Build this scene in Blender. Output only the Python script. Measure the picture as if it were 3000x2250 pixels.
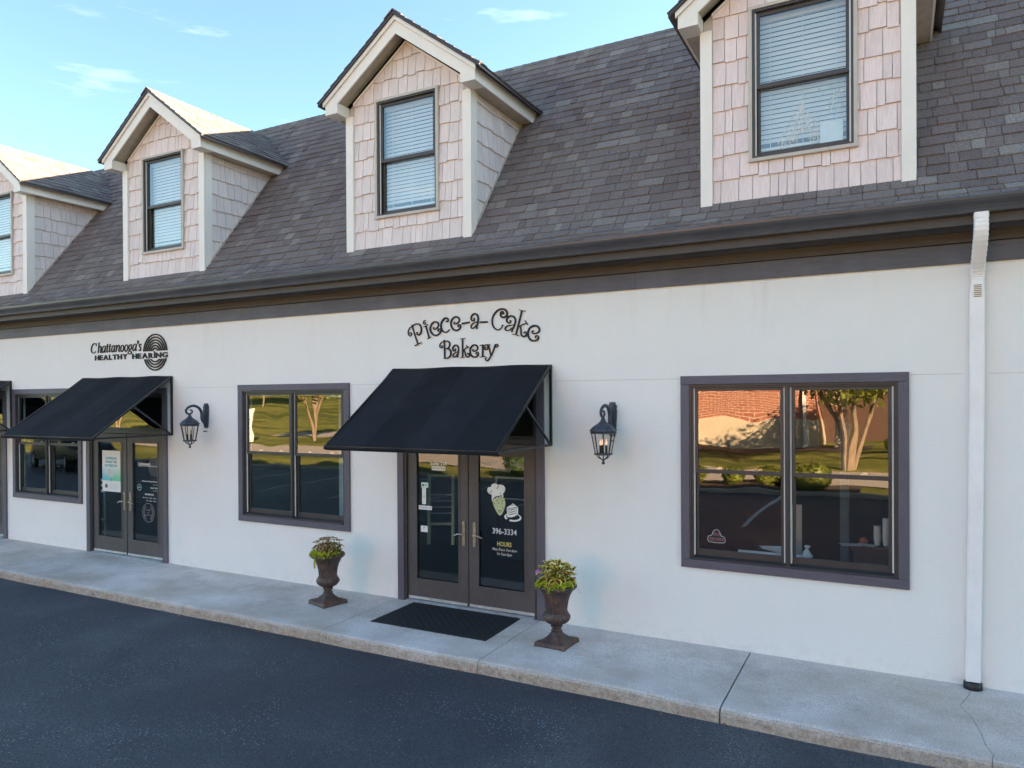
import bpy, math, random
from math import sin, cos, pi, radians, sqrt, atan2, hypot
from mathutils import Vector, Matrix

# ------------------------------------------------------------------ scene, camera, light
for o in list(bpy.data.objects):
    bpy.data.objects.remove(o)
scene = bpy.context.scene
COL = scene.collection
rnd = random.Random(7)

CAM_F, CAM_CX, CAM_CY = 2120.85, 1500.0, 1177.82
CAM_YAW, CAM_PITCH, CAM_ROLL = -0.48655, -0.0046, -0.00575
CAM_POS = Vector((0.0, -7.42814, 2.53463))
_f = Vector((sin(CAM_YAW)*cos(CAM_PITCH), cos(CAM_YAW)*cos(CAM_PITCH), sin(CAM_PITCH)))
_r = Vector((cos(CAM_YAW), -sin(CAM_YAW), 0))
_u = _r.cross(_f)
_rr = _r*cos(CAM_ROLL) + _u*sin(CAM_ROLL)
_uu = -_r*sin(CAM_ROLL) + _u*cos(CAM_ROLL)
cam_data = bpy.data.cameras.new("camera")
cam = bpy.data.objects.new("camera", cam_data)
COL.objects.link(cam)
cam.matrix_world = Matrix(((_rr.x, _uu.x, -_f.x, CAM_POS.x), (_rr.y, _uu.y, -_f.y, CAM_POS.y),
                           (_rr.z, _uu.z, -_f.z, CAM_POS.z), (0, 0, 0, 1)))
cam_data.sensor_width = 36.0
cam_data.lens = 36.0*CAM_F/3000.0
cam_data.shift_y = (CAM_CY-1125.0)/3000.0
cam_data.clip_start = 0.05
cam_data.clip_end = 2000.0
scene.camera = cam

def project(p):
    d = Vector(p)-CAM_POS
    z = d.dot(_f)
    if z < 0.1: return None
    return (CAM_CX+CAM_F*d.dot(_rr)/z, CAM_CY-CAM_F*d.dot(_uu)/z)

SUN_EL, SUN_AZ = radians(18.0), radians(45.0)     # azimuth from +Y towards +X
world = bpy.data.worlds.new("World")
scene.world = world
world.use_nodes = True
wn, wl = world.node_tree.nodes, world.node_tree.links
wn.clear()
w_out = wn.new("ShaderNodeOutputWorld")
w_bg = wn.new("ShaderNodeBackground")
w_bg.inputs[1].default_value = 0.05
sky = wn.new("ShaderNodeTexSky")
sky.sky_type = 'NISHITA'
sky.sun_disc = False
sky.sun_elevation = SUN_EL
sky.sun_rotation = SUN_AZ
sky.altitude = 200
sky.air_density = 1.0
sky.dust_density = 0.6
sky.ozone_density = 1.0
w_tint = wn.new("ShaderNodeMix"); w_tint.data_type = 'RGBA'; w_tint.blend_type = 'MULTIPLY'
w_tint.inputs[0].default_value = 1.0
w_tint.inputs[7].default_value = (0.318, 0.360, 0.350, 1)
wl.new(sky.outputs[0], w_tint.inputs[6])
# thin streaky cloud
w_tc = wn.new("ShaderNodeTexCoord")
w_map = wn.new("ShaderNodeMapping"); w_map.inputs[3].default_value = (1.6, 1.6, 9.0)
w_noise = wn.new("ShaderNodeTexNoise"); w_noise.inputs["Scale"].default_value = 2.3
w_noise.inputs["Detail"].default_value = 7; w_noise.inputs["Roughness"].default_value = 0.55
w_ramp = wn.new("ShaderNodeValToRGB")
w_ramp.color_ramp.elements[0].position = 0.56; w_ramp.color_ramp.elements[0].color = (0, 0, 0, 1)
w_ramp.color_ramp.elements[1].position = 0.80; w_ramp.color_ramp.elements[1].color = (0.5, 0.5, 0.5, 1)
w_mix = wn.new("ShaderNodeMix"); w_mix.data_type = 'RGBA'
w_mix.inputs[7].default_value = (2.2, 2.3, 2.4, 1)
wl.new(w_tc.outputs["Generated"], w_map.inputs[0]); wl.new(w_map.outputs[0], w_noise.inputs[0])
wl.new(w_noise.outputs[0], w_ramp.inputs[0]); wl.new(w_ramp.outputs[0], w_mix.inputs[0])
wl.new(w_tint.outputs[2], w_mix.inputs[6]); wl.new(w_mix.outputs[2], w_bg.inputs[0])
wl.new(w_bg.outputs[0], w_out.inputs[0])

sun_d = bpy.data.lights.new("sun", 'SUN')
sun_d.energy = 2.5
sun_d.angle = radians(0.5)
sun_d.color = (1.0, 0.71, 0.45)
sun = bpy.data.objects.new("sun", sun_d)
COL.objects.link(sun)
sun_vec = Vector((sin(SUN_AZ)*cos(SUN_EL), cos(SUN_AZ)*cos(SUN_EL), sin(SUN_EL)))
sun.rotation_euler = sun_vec.to_track_quat('Z', 'Y').to_euler()
sun.location = sun_vec*60

vs = scene.view_settings
vs.view_transform = 'Standard'
vs.look = 'None'
vs.exposure = 4.66
vs.gamma = 1.0
vs.use_curve_mapping = False
scene.render.engine = 'CYCLES'
scene.cycles.max_bounces = 8
scene.cycles.transparent_max_bounces = 12

# ------------------------------------------------------------------ materials
def new_mat(name):
    m = bpy.data.materials.new(name); m.use_nodes = True
    nt = m.node_tree; nt.nodes.clear()
    out = nt.nodes.new("ShaderNodeOutputMaterial")
    return m, nt, out

def N(nt, t, **kw):
    n = nt.nodes.new(t)
    for k, v in kw.items(): setattr(n, k, v)
    return n

def coords(nt, scale=(1, 1, 1), kind="Object"):
    tc = N(nt, "ShaderNodeTexCoord"); mp = N(nt, "ShaderNodeMapping")
    mp.inputs[3].default_value = scale
    nt.links.new(tc.outputs[kind], mp.inputs[0])
    return mp.outputs[0]

def noise(nt, vec, scale, detail=4, rough=0.6):
    n = N(nt, "ShaderNodeTexNoise")
    n.inputs["Scale"].default_value = scale; n.inputs["Detail"].default_value = detail
    n.inputs["Roughness"].default_value = rough
    nt.links.new(vec, n.inputs["Vector"])
    return n.outputs[0]

def ramp(nt, fac, stops):
    r = N(nt, "ShaderNodeValToRGB")
    el = r.color_ramp.elements
    while len(el) < len(stops): el.new(0.5)
    for e, (p, c) in zip(el, stops):
        e.position = p
        e.color = (c, c, c, 1) if not isinstance(c, (tuple, list)) else (*c[:3], 1)
    nt.links.new(fac, r.inputs[0])
    return r.outputs[0]

def mixc(nt, fac, a, b, mode='MIX'):
    m = N(nt, "ShaderNodeMix"); m.data_type = 'RGBA'; m.blend_type = mode
    for sock, v in ((m.inputs[0], fac), (m.inputs[6], a), (m.inputs[7], b)):
        if isinstance(v, (int, float)): sock.default_value = v
        elif isinstance(v, (tuple, list)): sock.default_value = (*v[:3], 1)
        else: nt.links.new(v, sock)
    return m.outputs[2]

def bump(nt, h, dist, strength=1.0, normal=None):
    b = N(nt, "ShaderNodeBump")
    b.inputs["Distance"].default_value = dist; b.inputs["Strength"].default_value = strength
    nt.links.new(h, b.inputs["Height"])
    if normal is not None: nt.links.new(normal, b.inputs["Normal"])
    return b.outputs[0]

def principled(nt, out, color, rough=0.6, metal=0.0, normal=None, spec=0.5, coat=0.0):
    p = N(nt, "ShaderNodeBsdfPrincipled")
    if isinstance(color, (tuple, list)): p.inputs["Base Color"].default_value = (*color[:3], 1)
    else: nt.links.new(color, p.inputs["Base Color"])
    if isinstance(rough, (int, float)): p.inputs["Roughness"].default_value = rough
    else: nt.links.new(rough, p.inputs["Roughness"])
    p.inputs["Metallic"].default_value = metal
    p.inputs["Specular IOR Level"].default_value = spec
    p.inputs["Coat Weight"].default_value = coat
    if normal is not None: nt.links.new(normal, p.inputs["Normal"])
    nt.links.new(p.outputs[0], out.inputs[0])
    return p

def simple(name, color, rough=0.6, metal=0.0, var=0.12, vscale=6.0, bumpd=0.0, bscale=60.0, stretch=(1, 1, 1), spec=0.5):
    m, nt, out = new_mat(name)
    v = coords(nt, stretch)
    n1 = noise(nt, v, vscale, 5, 0.6)
    lo = tuple(c*(1-var) for c in color); hi = tuple(min(1, c*(1+var)) for c in color)
    c = ramp(nt, n1, [(0.3, lo), (0.7, hi)])
    nrm = bump(nt, noise(nt, v, bscale, 4), bumpd) if bumpd else None
    principled(nt, out, c, rough, metal, nrm, spec)
    return m

def lin(r, g, b):
    def f(c):
        c /= 255.0
        return c/12.92 if c <= 0.04045 else ((c+0.055)/1.055)**2.4
    return (f(r), f(g), f(b))

M = {}
# stucco wall
m, nt, out = new_mat("stucco"); v = coords(nt)
big = noise(nt, v, 0.7, 5, 0.6)
vs_ = coords(nt, (3.0, 3.0, 0.35)); streak = noise(nt, vs_, 2.2, 5, 0.65)
c = ramp(nt, big, [(0.3, (0.85, 0.83, 0.81)), (0.7, (0.88, 0.86, 0.84))])
c = mixc(nt, 0.14, c, ramp(nt, streak, [(0.3, (0.80, 0.765, 0.75)), (0.62, (0.88, 0.85, 0.83))]))
brush = noise(nt, coords(nt, (1, 1, 3.2)), 26, 6, 0.7)
c = mixc(nt, 0.16, c, ramp(nt, brush, [(0.3, (0.74, 0.70, 0.69)), (0.7, (0.90, 0.87, 0.86))]))
g = bump(nt, noise(nt, v, 170, 5, 0.7), 0.003, 0.8, bump(nt, brush, 0.006, 0.6))
tcs = N(nt, "ShaderNodeTexCoord"); sps = N(nt, "ShaderNodeSeparateXYZ"); nt.links.new(tcs.outputs["Object"], sps.inputs[0])
hz = N(nt, "ShaderNodeMapRange"); hz.inputs[1].default_value = 0.22; hz.inputs[2].default_value = 0.0; nt.links.new(sps.outputs[2], hz.inputs[0])
spl = ramp(nt, noise(nt, coords(nt, (1, 1, 1.6)), 7, 7, 0.75), [(0.46, 0.0), (0.66, 0.20)])
mz = N(nt, "ShaderNodeMath", operation='MULTIPLY'); nt.links.new(hz.outputs[0], mz.inputs[0]); nt.links.new(spl, mz.inputs[1])
c = mixc(nt, mz.outputs[0], c, (0.40, 0.34, 0.27))
hz2 = N(nt, "ShaderNodeMapRange"); hz2.inputs[1].default_value = 3.0; hz2.inputs[2].default_value = 3.69; nt.links.new(sps.outputs[2], hz2.inputs[0])
dr = ramp(nt, noise(nt, coords(nt, (1, 1, 0.10)), 5, 6, 0.7), [(0.55, 0.0), (0.75, 0.22)])
mz2 = N(nt, "ShaderNodeMath", operation='MULTIPLY'); nt.links.new(hz2.outputs[0], mz2.inputs[0]); nt.links.new(dr, mz2.inputs[1])
c = mixc(nt, mz2.outputs[0], c, (0.52, 0.46, 0.38))
patch = ramp(nt, noise(nt, coords(nt, (1, 1, 1)), 2.6, 6, 0.7), [(0.42, 0.0), (0.70, 0.08)])
c = mixc(nt, patch, c, (0.74, 0.69, 0.66))
principled(nt, out, c, 0.9, 0, g, 0.25); M['stucco'] = m
# painted wood / fibre cement trim, horizontal grain
def trim_mat(name, col, stretch=(1, 1, 12), rough=0.55, worn=0.25, bd=0.0025):
    m, nt, out = new_mat(name)
    v = coords(nt, stretch)
    gr = noise(nt, v, 9, 7, 0.65)
    big = noise(nt, coords(nt), 1.7, 5, 0.6)
    c = ramp(nt, gr, [(0.3, tuple(x*0.82 for x in col)), (0.7, tuple(x*1.18 for x in col))])
    c = mixc(nt, ramp(nt, big, [(0.45, 0.0), (0.75, worn)]), c, tuple(min(1, x*1.9) for x in col))
    principled(nt, out, c, rough, 0, bump(nt, gr, bd)); M[name] = m
trim_mat('trim_grey', (0.100, 0.088, 0.116))
trim_mat('frieze_paint', (0.092, 0.090, 0.112), (0.5, 1, 6), 0.6, 0.5)
trim_mat('eave_brown', (0.068, 0.060, 0.060), (0.4, 1, 8), 0.6, 0.2)
trim_mat('door_paint', (0.076, 0.067, 0.070), (6, 1, 1), 0.5, 0.45)
trim_mat('trim_grey_v', (0.100, 0.088, 0.116), (12, 1, 1))
M['cream_trim'] = simple('cream_trim', (0.82, 0.765, 0.72), 0.5, 0, 0.03, 2.0, 0.0003, 60)
trim_mat('beige_soffit', (0.46, 0.40, 0.33), (1, 1, 1), 0.7, 0.05, 0.001)
M['frame_dark'] = simple('frame_dark', (0.040, 0.038, 0.042), 0.42, 0, 0.15)
M['frame_brown'] = simple('frame_brown', (0.055, 0.045, 0.045), 0.45, 0, 0.15)
M['trim_beige'] = simple('trim_beige', (0.52, 0.46, 0.41), 0.5, 0, 0.06)
M['jamb_white'] = simple('jamb_white', (0.72, 0.72, 0.70), 0.4, 0, 0.05)
M['drip_brown'] = simple('drip_brown', (0.040, 0.026, 0.026), 0.4, 0, 0.15)
M['gutter'] = simple('gutter', (0.068, 0.068, 0.078), 0.32, 0.0, 0.18, 2.5, 0.0004, 30)
M['black_void'] = simple('black_void', (0.01, 0.01, 0.01), 0.9)
M['awning_frame'] = simple('awning_frame', (0.018, 0.017, 0.018), 0.3, 0, 0.1)
M['letter'] = simple('letter', (0.009, 0.009, 0.010), 0.7, 0, 0.2)
M['brass'] = simple('brass', (0.46, 0.42, 0.36), 0.3, 1.0, 0.25, 40)
M['nickel'] = simple('nickel', (0.55, 0.50, 0.44), 0.28, 1.0, 0.2, 40)
M['alu'] = simple('alu', (0.62, 0.63, 0.65), 0.38, 0.6, 0.15, 12)
M['white_vinyl'] = simple('white_vinyl', (0.80, 0.80, 0.80), 0.5, 0, 0.03)
M['etch_vinyl'] = simple('etch_vinyl', (0.33, 0.33, 0.33), 0.6, 0, 0.03)
M['teal_vinyl'] = simple('teal_vinyl', (0.35, 0.62, 0.62), 0.5, 0, 0.03)
M['ink'] = simple('ink', (0.012, 0.012, 0.014), 0.5, 0, 0.03)
M['skin_vinyl'] = simple('skin_vinyl', (0.50, 0.55, 0.32), 0.5, 0, 0.05)
M['gold_vinyl'] = simple('gold_vinyl', (0.62, 0.52, 0.16), 0.45, 0, 0.3, 60)
M['paper'] = simple('paper', (0.78, 0.79, 0.78), 0.7, 0, 0.05)
M['mint_paper'] = simple('mint_paper', (0.60, 0.75, 0.68), 0.6, 0, 0.05)
M['rubber'] = simple('rubber', (0.020, 0.022, 0.026), 0.75, 0, 0.2, 30)
M['black_plastic'] = simple('black_plastic', (0.012, 0.013, 0.016), 0.4)
M['hinge'] = simple('hinge', (0.03, 0.028, 0.028), 0.4, 0.5)
# awning canvas
m, nt, out = new_mat('canvas'); v = coords(nt)
w = noise(nt, coords(nt, (1, 1, 1)), 420, 2, 0.5)
at = N(nt, "ShaderNodeAttribute"); at.attribute_name = "tint"
c = mixc(nt, at.outputs["Fac"], (0.012, 0.013, 0.017), (0.020, 0.022, 0.028))
c = mixc(nt, ramp(nt, noise(nt, v, 3.0, 6, 0.7), [(0.45, 0.0), (0.8, 0.35)]), c, (0.035, 0.038, 0.044))
principled(nt, out, c, 0.82, 0, bump(nt, w, 0.0006, 0.5, bump(nt, noise(nt, v, 1.8, 2), 0.03, 0.5)), 0.12); M['canvas'] = m
# shingles
def shingle_mat(name, dark, mid, light):
    m, nt, out = new_mat(name)
    at = N(nt, "ShaderNodeAttribute"); at.attribute_name = "tint"
    v = coords(nt)
    c = ramp(nt, at.outputs["Fac"], [(0.0, dark), (0.55, mid), (1.0, light)])
    gran = noise(nt, v, 110, 4, 0.8)
    c = mixc(nt, 0.75, c, ramp(nt, gran, [(0.36, (0.2, 0.2, 0.2)), (0.64, (1.8, 1.8, 1.8))]), 'MULTIPLY')
    dirt = noise(nt, v, 0.9, 5, 0.6)
    c = mixc(nt, ramp(nt, dirt, [(0.4, 0.0), (0.75, 0.35)]), c, (0.19, 0.165, 0.145))
    principled(nt, out, c, 0.93, 0, bump(nt, gran, 0.003, 0.7), 0.3)
    M[name] = m
shingle_mat('shingle', (0.122, 0.092, 0.090), (0.182, 0.150, 0.145), (0.25, 0.222, 0.205))
# cedar-look shakes, vertical grain
def shake_mat(name, col):
    m, nt, out = new_mat(name)
    at = N(nt, "ShaderNodeAttribute"); at.attribute_name = "tint"
    ti = at.outputs["Fac"]
    v = coords(nt, (1, 1, 0.06))
    gr = noise(nt, v, 75, 6, 0.7)
    cc = ramp(nt, ti, [(0.0, tuple(x*0.92 for x in col)), (1.0, tuple(min(0.95, x*1.05) for x in col))])
    cc = mixc(nt, 0.5, cc, ramp(nt, gr, [(0.30, (0.72, 0.70, 0.70)), (0.68, (1.12, 1.12, 1.12))]), 'MULTIPLY')
    dirt = noise(nt, coords(nt, (4, 4, 1)), 2.5, 6, 0.7)
    cc = mixc(nt, ramp(nt, dirt, [(0.5, 0.0), (0.8, 0.3)]), cc, tuple(x*0.62 for x in col))
    principled(nt, out, cc, 0.8, 0, bump(nt, gr, 0.004, 0.9), 0.3)
    M[name] = m
shake_mat('shake', (0.80, 0.705, 0.695))
shake_mat('shake_pink', (0.82, 0.685, 0.68))
# concrete
m, nt, out = new_mat('concrete'); v = coords(nt)
big = noise(nt, v, 1.1, 6, 0.62)
c = ramp(nt, big, [(0.32, (0.52, 0.45, 0.42)), (0.5, (0.69, 0.62, 0.60)), (0.68, (0.80, 0.74, 0.72))])
sp = noise(nt, v, 85, 5, 0.8)
c = mixc(nt, 0.7, c, ramp(nt, sp, [(0.36, (0.5, 0.5, 0.5)), (0.64, (1.45, 1.45, 1.45))]), 'MULTIPLY')
drag = noise(nt, coords(nt, (1.2, 9, 9)), 22, 6, 0.7)
c = mixc(nt, 0.25, c, ramp(nt, drag, [(0.3, (0.7, 0.7, 0.7)), (0.7, (1.25, 1.25, 1.25))]), 'MULTIPLY')
st = noise(nt, coords(nt, (1, 1.6, 1)), 0.55, 5, 0.6)
c = mixc(nt, ramp(nt, st, [(0.45, 0.0), (0.68, 0.6)]), c, (0.40, 0.31, 0.21))
# the kerb face: mud splash and weathering below the nosing
geo = N(nt, "ShaderNodeNewGeometry"); sep = N(nt, "ShaderNodeSeparateXYZ"); nt.links.new(geo.outputs["Normal"], sep.inputs[0])
fm = N(nt, "ShaderNodeMapRange"); fm.inputs[1].default_value = -0.35; fm.inputs[2].default_value = -0.95
nt.links.new(sep.outputs[1], fm.inputs[0])
mud = noise(nt, coords(nt, (1, 1, 2)), 9, 6, 0.75)
mm = N(nt, "ShaderNodeMath", operation='MULTIPLY'); nt.links.new(fm.outputs[0], mm.inputs[0])
nt.links.new(ramp(nt, mud, [(0.30, 0.30), (0.62, 0.75)]), mm.inputs[1])
c = mixc(nt, mm.outputs[0], c, ramp(nt, noise(nt, v, 30, 5, 0.8), [(0.34, (0.09, 0.06, 0.033)), (0.52, (0.34, 0.24, 0.15)), (0.70, (0.58, 0.48, 0.36))]))
principled(nt, out, c, 0.9, 0, bump(nt, sp, 0.004, 0.8, bump(nt, drag, 0.004, 0.6)), 0.3); M['concrete'] = m
# asphalt
m, nt, out = new_mat('asphalt'); v = coords(nt)
big = noise(nt, v, 0.30, 6, 0.62)
c = ramp(nt, big, [(0.38, (0.026, 0.032, 0.050)), (0.50, (0.041, 0.048, 0.066)), (0.63, (0.080, 0.088, 0.104))])
ag = noise(nt, v, 95, 4, 0.75)
c = mixc(nt, 0.8, c, ramp(nt, ag, [(0.40, (0.30, 0.30, 0.30)), (0.60, (2.0, 2.0, 2.0))]), 'MULTIPLY')
vo = N(nt, "ShaderNodeTexVoronoi"); vo.inputs["Scale"].default_value = 30; nt.links.new(v, vo.inputs["Vector"])
pres = noise(nt, v, 1.1, 4, 0.7)
spk = N(nt, "ShaderNodeMath", operation='LESS_THAN'); nt.links.new(vo.outputs["Distance"], spk.inputs[0]); 
pr_ = ramp(nt, pres, [(0.40, 0.04), (0.68, 0.24)]); nt.links.new(pr_, spk.inputs[1])
c = mixc(nt, spk.outputs[0], c, (0.24, 0.27, 0.30))
g = bump(nt, ag, 0.008, 1.0)
rg = ramp(nt, big, [(0.35, 0.52), (0.65, 0.75)])
principled(nt, out, c, rg, 0, g, 0.45); M['asphalt'] = m
# plain outdoor grounds (seen mirrored in the panes)
m, nt, out = new_mat('grass'); v = coords(nt)
gn = noise(nt, v, 1.2, 6, 0.7); gf = noise(nt, v, 30, 4, 0.8)
c = ramp(nt, gn, [(0.3, (0.17, 0.19, 0.03)), (0.7, (0.30, 0.27, 0.065))])
c = mixc(nt, 0.6, c, ramp(nt, gf, [(0.3, (0.4, 0.4, 0.4)), (0.7, (1.7, 1.7, 1.7))]), 'MULTIPLY')
bands = noise(nt, coords(nt, (0.25, 1, 1)), 0.35, 5, 0.6)
c = mixc(nt, ramp(nt, bands, [(0.42, 0.0), (0.58, 0.8)]), c, (0.065, 0.095, 0.015))
principled(nt, out, c, 0.9, 0, bump(nt, gf, 0.05), 0.2); M['grass'] = m
M['road'] = simple('road', (0.46, 0.40, 0.33), 0.9, 0, 0.15, 2.0, 0.003, 60)
M['mulch'] = simple('mulch', (0.085, 0.055, 0.038), 0.95, 0, 0.6, 25, 0.03, 40)
M['stripe'] = simple('stripe', (0.6, 0.6, 0.58), 0.7, 0, 0.2, 8)
M['white_paint'] = simple('white_paint', (0.75, 0.74, 0.70), 0.6, 0, 0.05)
M['cream_base'] = simple('cream_base', (0.55, 0.47, 0.33), 0.85, 0, 0.08, 2)
M['bark'] = simple('bark', (0.24, 0.18, 0.12), 0.9, 0, 0.3, 8, 0.01, 20, (1, 1, 0.3))
M['leaf_green'] = simple('leaf_green', (0.20, 0.23, 0.035), 0.6, 0, 0.6, 3)
M['leaf_dark'] = simple('leaf_dark', (0.035, 0.065, 0.015), 0.6, 0, 0.6, 3)
m, nt, out = new_mat('brick'); v0 = N(nt, "ShaderNodeTexCoord")
cmb = N(nt, "ShaderNodeCombineXYZ"); sp_ = N(nt, "ShaderNodeSeparateXYZ"); nt.links.new(v0.outputs["Object"], sp_.inputs[0])
ad = N(nt, "ShaderNodeMath", operation='ADD'); nt.links.new(sp_.outputs[0], ad.inputs[0]); nt.links.new(sp_.outputs[1], ad.inputs[1])
nt.links.new(ad.outputs[0], cmb.inputs[0]); nt.links.new(sp_.outputs[2], cmb.inputs[1])
br = N(nt, "ShaderNodeTexBrick"); nt.links.new(cmb.outputs[0], br.inputs["Vector"])
br.inputs["Scale"].default_value = 1.0; br.inputs["Brick Width"].default_value = 0.42; br.inputs["Row Height"].default_value = 0.14
br.inputs["Mortar Size"].default_value = 0.014
br.inputs["Color1"].default_value = (0.30, 0.095, 0.055, 1); br.inputs["Color2"].default_value = (0.38, 0.135, 0.08, 1)
br.inputs["Mortar"].default_value = (0.50, 0.42, 0.32, 1)
principled(nt, out, br.outputs[0], 0.9); M['brick'] = m
# glass: thin sheet, clear with a wavy mirror on top
def glass_mat(name, ior, wave, tint=(0.90, 0.92, 0.92), ws=1.5):
    m, nt, out = new_mat(name)
    v = coords(nt, (1, 1, 0.8))
    h = noise(nt, v, ws, 1.5, 0.4)
    b = bump(nt, h, wave, 1.0)
    fr = N(nt, "ShaderNodeFresnel"); fr.inputs[0].default_value = ior
    gl = N(nt, "ShaderNodeBsdfGlossy"); gl.inputs["Roughness"].default_value = 0.0
    gl.inputs["Color"].default_value = (1, 1, 1, 1)
    nt.links.new(b, gl.inputs["Normal"]); 
    tr = N(nt, "ShaderNodeBsdfTransparent"); tr.inputs[0].default_value = (*tint, 1)
    mx = N(nt, "ShaderNodeMixShader")
    ge = N(nt, "ShaderNodeNewGeometry"); inv = N(nt, "ShaderNodeMath", operation='SUBTRACT'); inv.inputs[0].default_value = 1.0
    nt.links.new(ge.outputs["Backfacing"], inv.inputs[1])
    fm_ = N(nt, "ShaderNodeMath", operation='MULTIPLY'); nt.links.new(fr.outputs[0], fm_.inputs[0]); nt.links.new(inv.outputs[0], fm_.inputs[1])
    nt.links.new(fm_.outputs[0], mx.inputs[0]); nt.links.new(tr.outputs[0], mx.inputs[1]); nt.links.new(gl.outputs[0], mx.inputs[2])
    nt.links.new(mx.outputs[0], out.inputs[0]); M[name] = m
glass_mat('glass', 2.1, 0.0042)
glass_mat('glass_door', 1.9, 0.004, ws=1.0)
glass_mat('glass_up', 2.3, 0.003)
glass_mat('glass_lantern', 1.45, 0.0, (0.93, 0.93, 0.90))

# ------------------------------------------------------------------ mesh helpers
class MB:
    def __init__(s): s.v = []; s.f = []; s.t = []; s.mi = []; s.cur = 0
    def face(s, pts, tint=0.5):
        k = len(s.v); s.v += [tuple(p) for p in pts]; s.f.append(tuple(range(k, k+len(pts)))); s.t.append(tint); s.mi.append(s.cur)
    def add(s, vs_, fs, tint=0.5):
        k = len(s.v); s.v += [tuple(p) for p in vs_]
        for f in fs: s.f.append(tuple(i+k for i in f)); s.t.append(tint); s.mi.append(s.cur)
    def box(s, x0, x1, y0, y1, z0, z1, tint=0.5, bevel=0.0):
        if x0 > x1: x0, x1 = x1, x0
        if y0 > y1: y0, y1 = y1, y0
        if z0 > z1: z0, z1 = z1, z0
        vv = [(x0, y0, z0), (x1, y0, z0), (x1, y1, z0), (x0, y1, z0), (x0, y0, z1), (x1, y0, z1), (x1, y1, z1), (x0, y1, z1)]
        s.add(vv, [(0, 3, 2, 1), (4, 5, 6, 7), (0, 1, 5, 4), (1, 2, 6, 5), (2, 3, 7, 6), (3, 0, 4, 7)], tint)
        return s
    def slab(s, poly, mapf, tf, tint=0.5, t0=0.0):
        """polygon in (u, v), extruded from t0 to tf(u, v) along the map's normal"""
        n = len(poly)
        a = [mapf(u, v, t0) for u, v in poly]; b = [mapf(u, v, tf(u, v)) for u, v in poly]
        fs = [tuple(range(n, 2*n))]+[(i, (i+1) % n, n+(i+1) % n, n+i) for i in range(n)]
        s.add(a+b, fs, tint)
        return s
    def prism(s, poly, y0, y1, tint=0.5):
        """(x, z) polygon counter-clockwise seen from -Y, extruded between y0 and y1"""
        n = len(poly); y0, y1 = min(y0, y1), max(y0, y1)
        a = [(x, y0, z) for x, z in poly]; b = [(x, y1, z) for x, z in poly]
        s.add(a+b, [tuple(range(n)), tuple(range(2*n-1, n-1, -1))]+[(i, i+n, (i+1) % n+n, (i+1) % n) for i in range(n)], tint)
        return s
    def extrude_x(s, prof, x0, x1, closed=True, tint=0.5, caps=True):
        n = len(prof)
        a = [(x0, y, z) for y, z in prof]; b = [(x1, y, z) for y, z in prof]
        fs = [(i, (i+1) % n, (i+1) % n+n, i+n) for i in range(n if closed else n-1)]
        if closed and caps: fs += [tuple(range(n-1, -1, -1)), tuple(range(n, 2*n))]
        s.add(a+b, fs, tint)
        return s
    def tube(s, path, r, n=8, tint=0.5, caps=True, flat=1.0):
        P = [Vector(p) for p in path]; rs = r if isinstance(r, (list, tuple)) else [r]*len(P)
        k = len(s.v); prev = None
        for i, p in enumerate(P):
            d = (P[min(i+1, len(P)-1)]-P[max(i-1, 0)]).normalized()
            if prev is None:
                a = d.orthogonal().normalized()
            else:
                a = (prev-d*prev.dot(d))
                a = a.normalized() if a.length > 1e-6 else d.orthogonal().normalized()
            prev = a; b = d.cross(a)
            for j in range(n):
                t = 2*pi*j/n
                s.v.append(tuple(p+a*(rs[i]*cos(t))+b*(rs[i]*sin(t)*flat)))
        for i in range(len(P)-1):
            for j in range(n):
                s.f.append((k+i*n+j, k+i*n+(j+1) % n, k+(i+1)*n+(j+1) % n, k+(i+1)*n+j)); s.t.append(tint); s.mi.append(s.cur)
        if caps:
            s.f.append(tuple(k+j for j in range(n-1, -1, -1))); s.f.append(tuple(k+(len(P)-1)*n+j for j in range(n)))
            s.t += [tint]*2; s.mi += [s.cur]*2
        return s
    def lathe(s, prof, n=24, c=(0, 0, 0), tint=0.5, wob=None, a0=0.0):
        k = len(s.v)
        for i, (r, z) in enumerate(prof):
            for j in range(n):
                t = 2*pi*j/n+a0
                rr = r*(wob(t, z) if wob else 1.0)
                s.v.append((c[0]+rr*cos(t), c[1]+rr*sin(t), c[2]+z))
        for i in range(len(prof)-1):
            for j in range(n):
                s.f.append((k+i*n+j, k+i*n+(j+1) % n, k+(i+1)*n+(j+1) % n, k+(i+1)*n+j)); s.t.append(tint); s.mi.append(s.cur)
        s.f.append(tuple(k+j for j in range(n-1, -1, -1))); s.f.append(tuple(k+(len(prof)-1)*n+j for j in range(n)))
        s.t += [tint]*2; s.mi += [s.cur]*2
        return s
    def mesh(s, name, mats, smooth=False):
        me = bpy.data.meshes.new(name)
        me.from_pydata(s.v, [], s.f)
        at = me.attributes.new("tint", 'FLOAT', 'FACE')
        at.data.foreach_set("value", s.t)
        if not isinstance(mats, (list, tuple)): mats = [mats]
        for mm_ in mats: me.materials.append(mm_)
        me.polygons.foreach_set("material_index", s.mi)
        if smooth: me.polygons.foreach_set("use_smooth", [True]*len(me.polygons))
        me.update()
        return me
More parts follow.
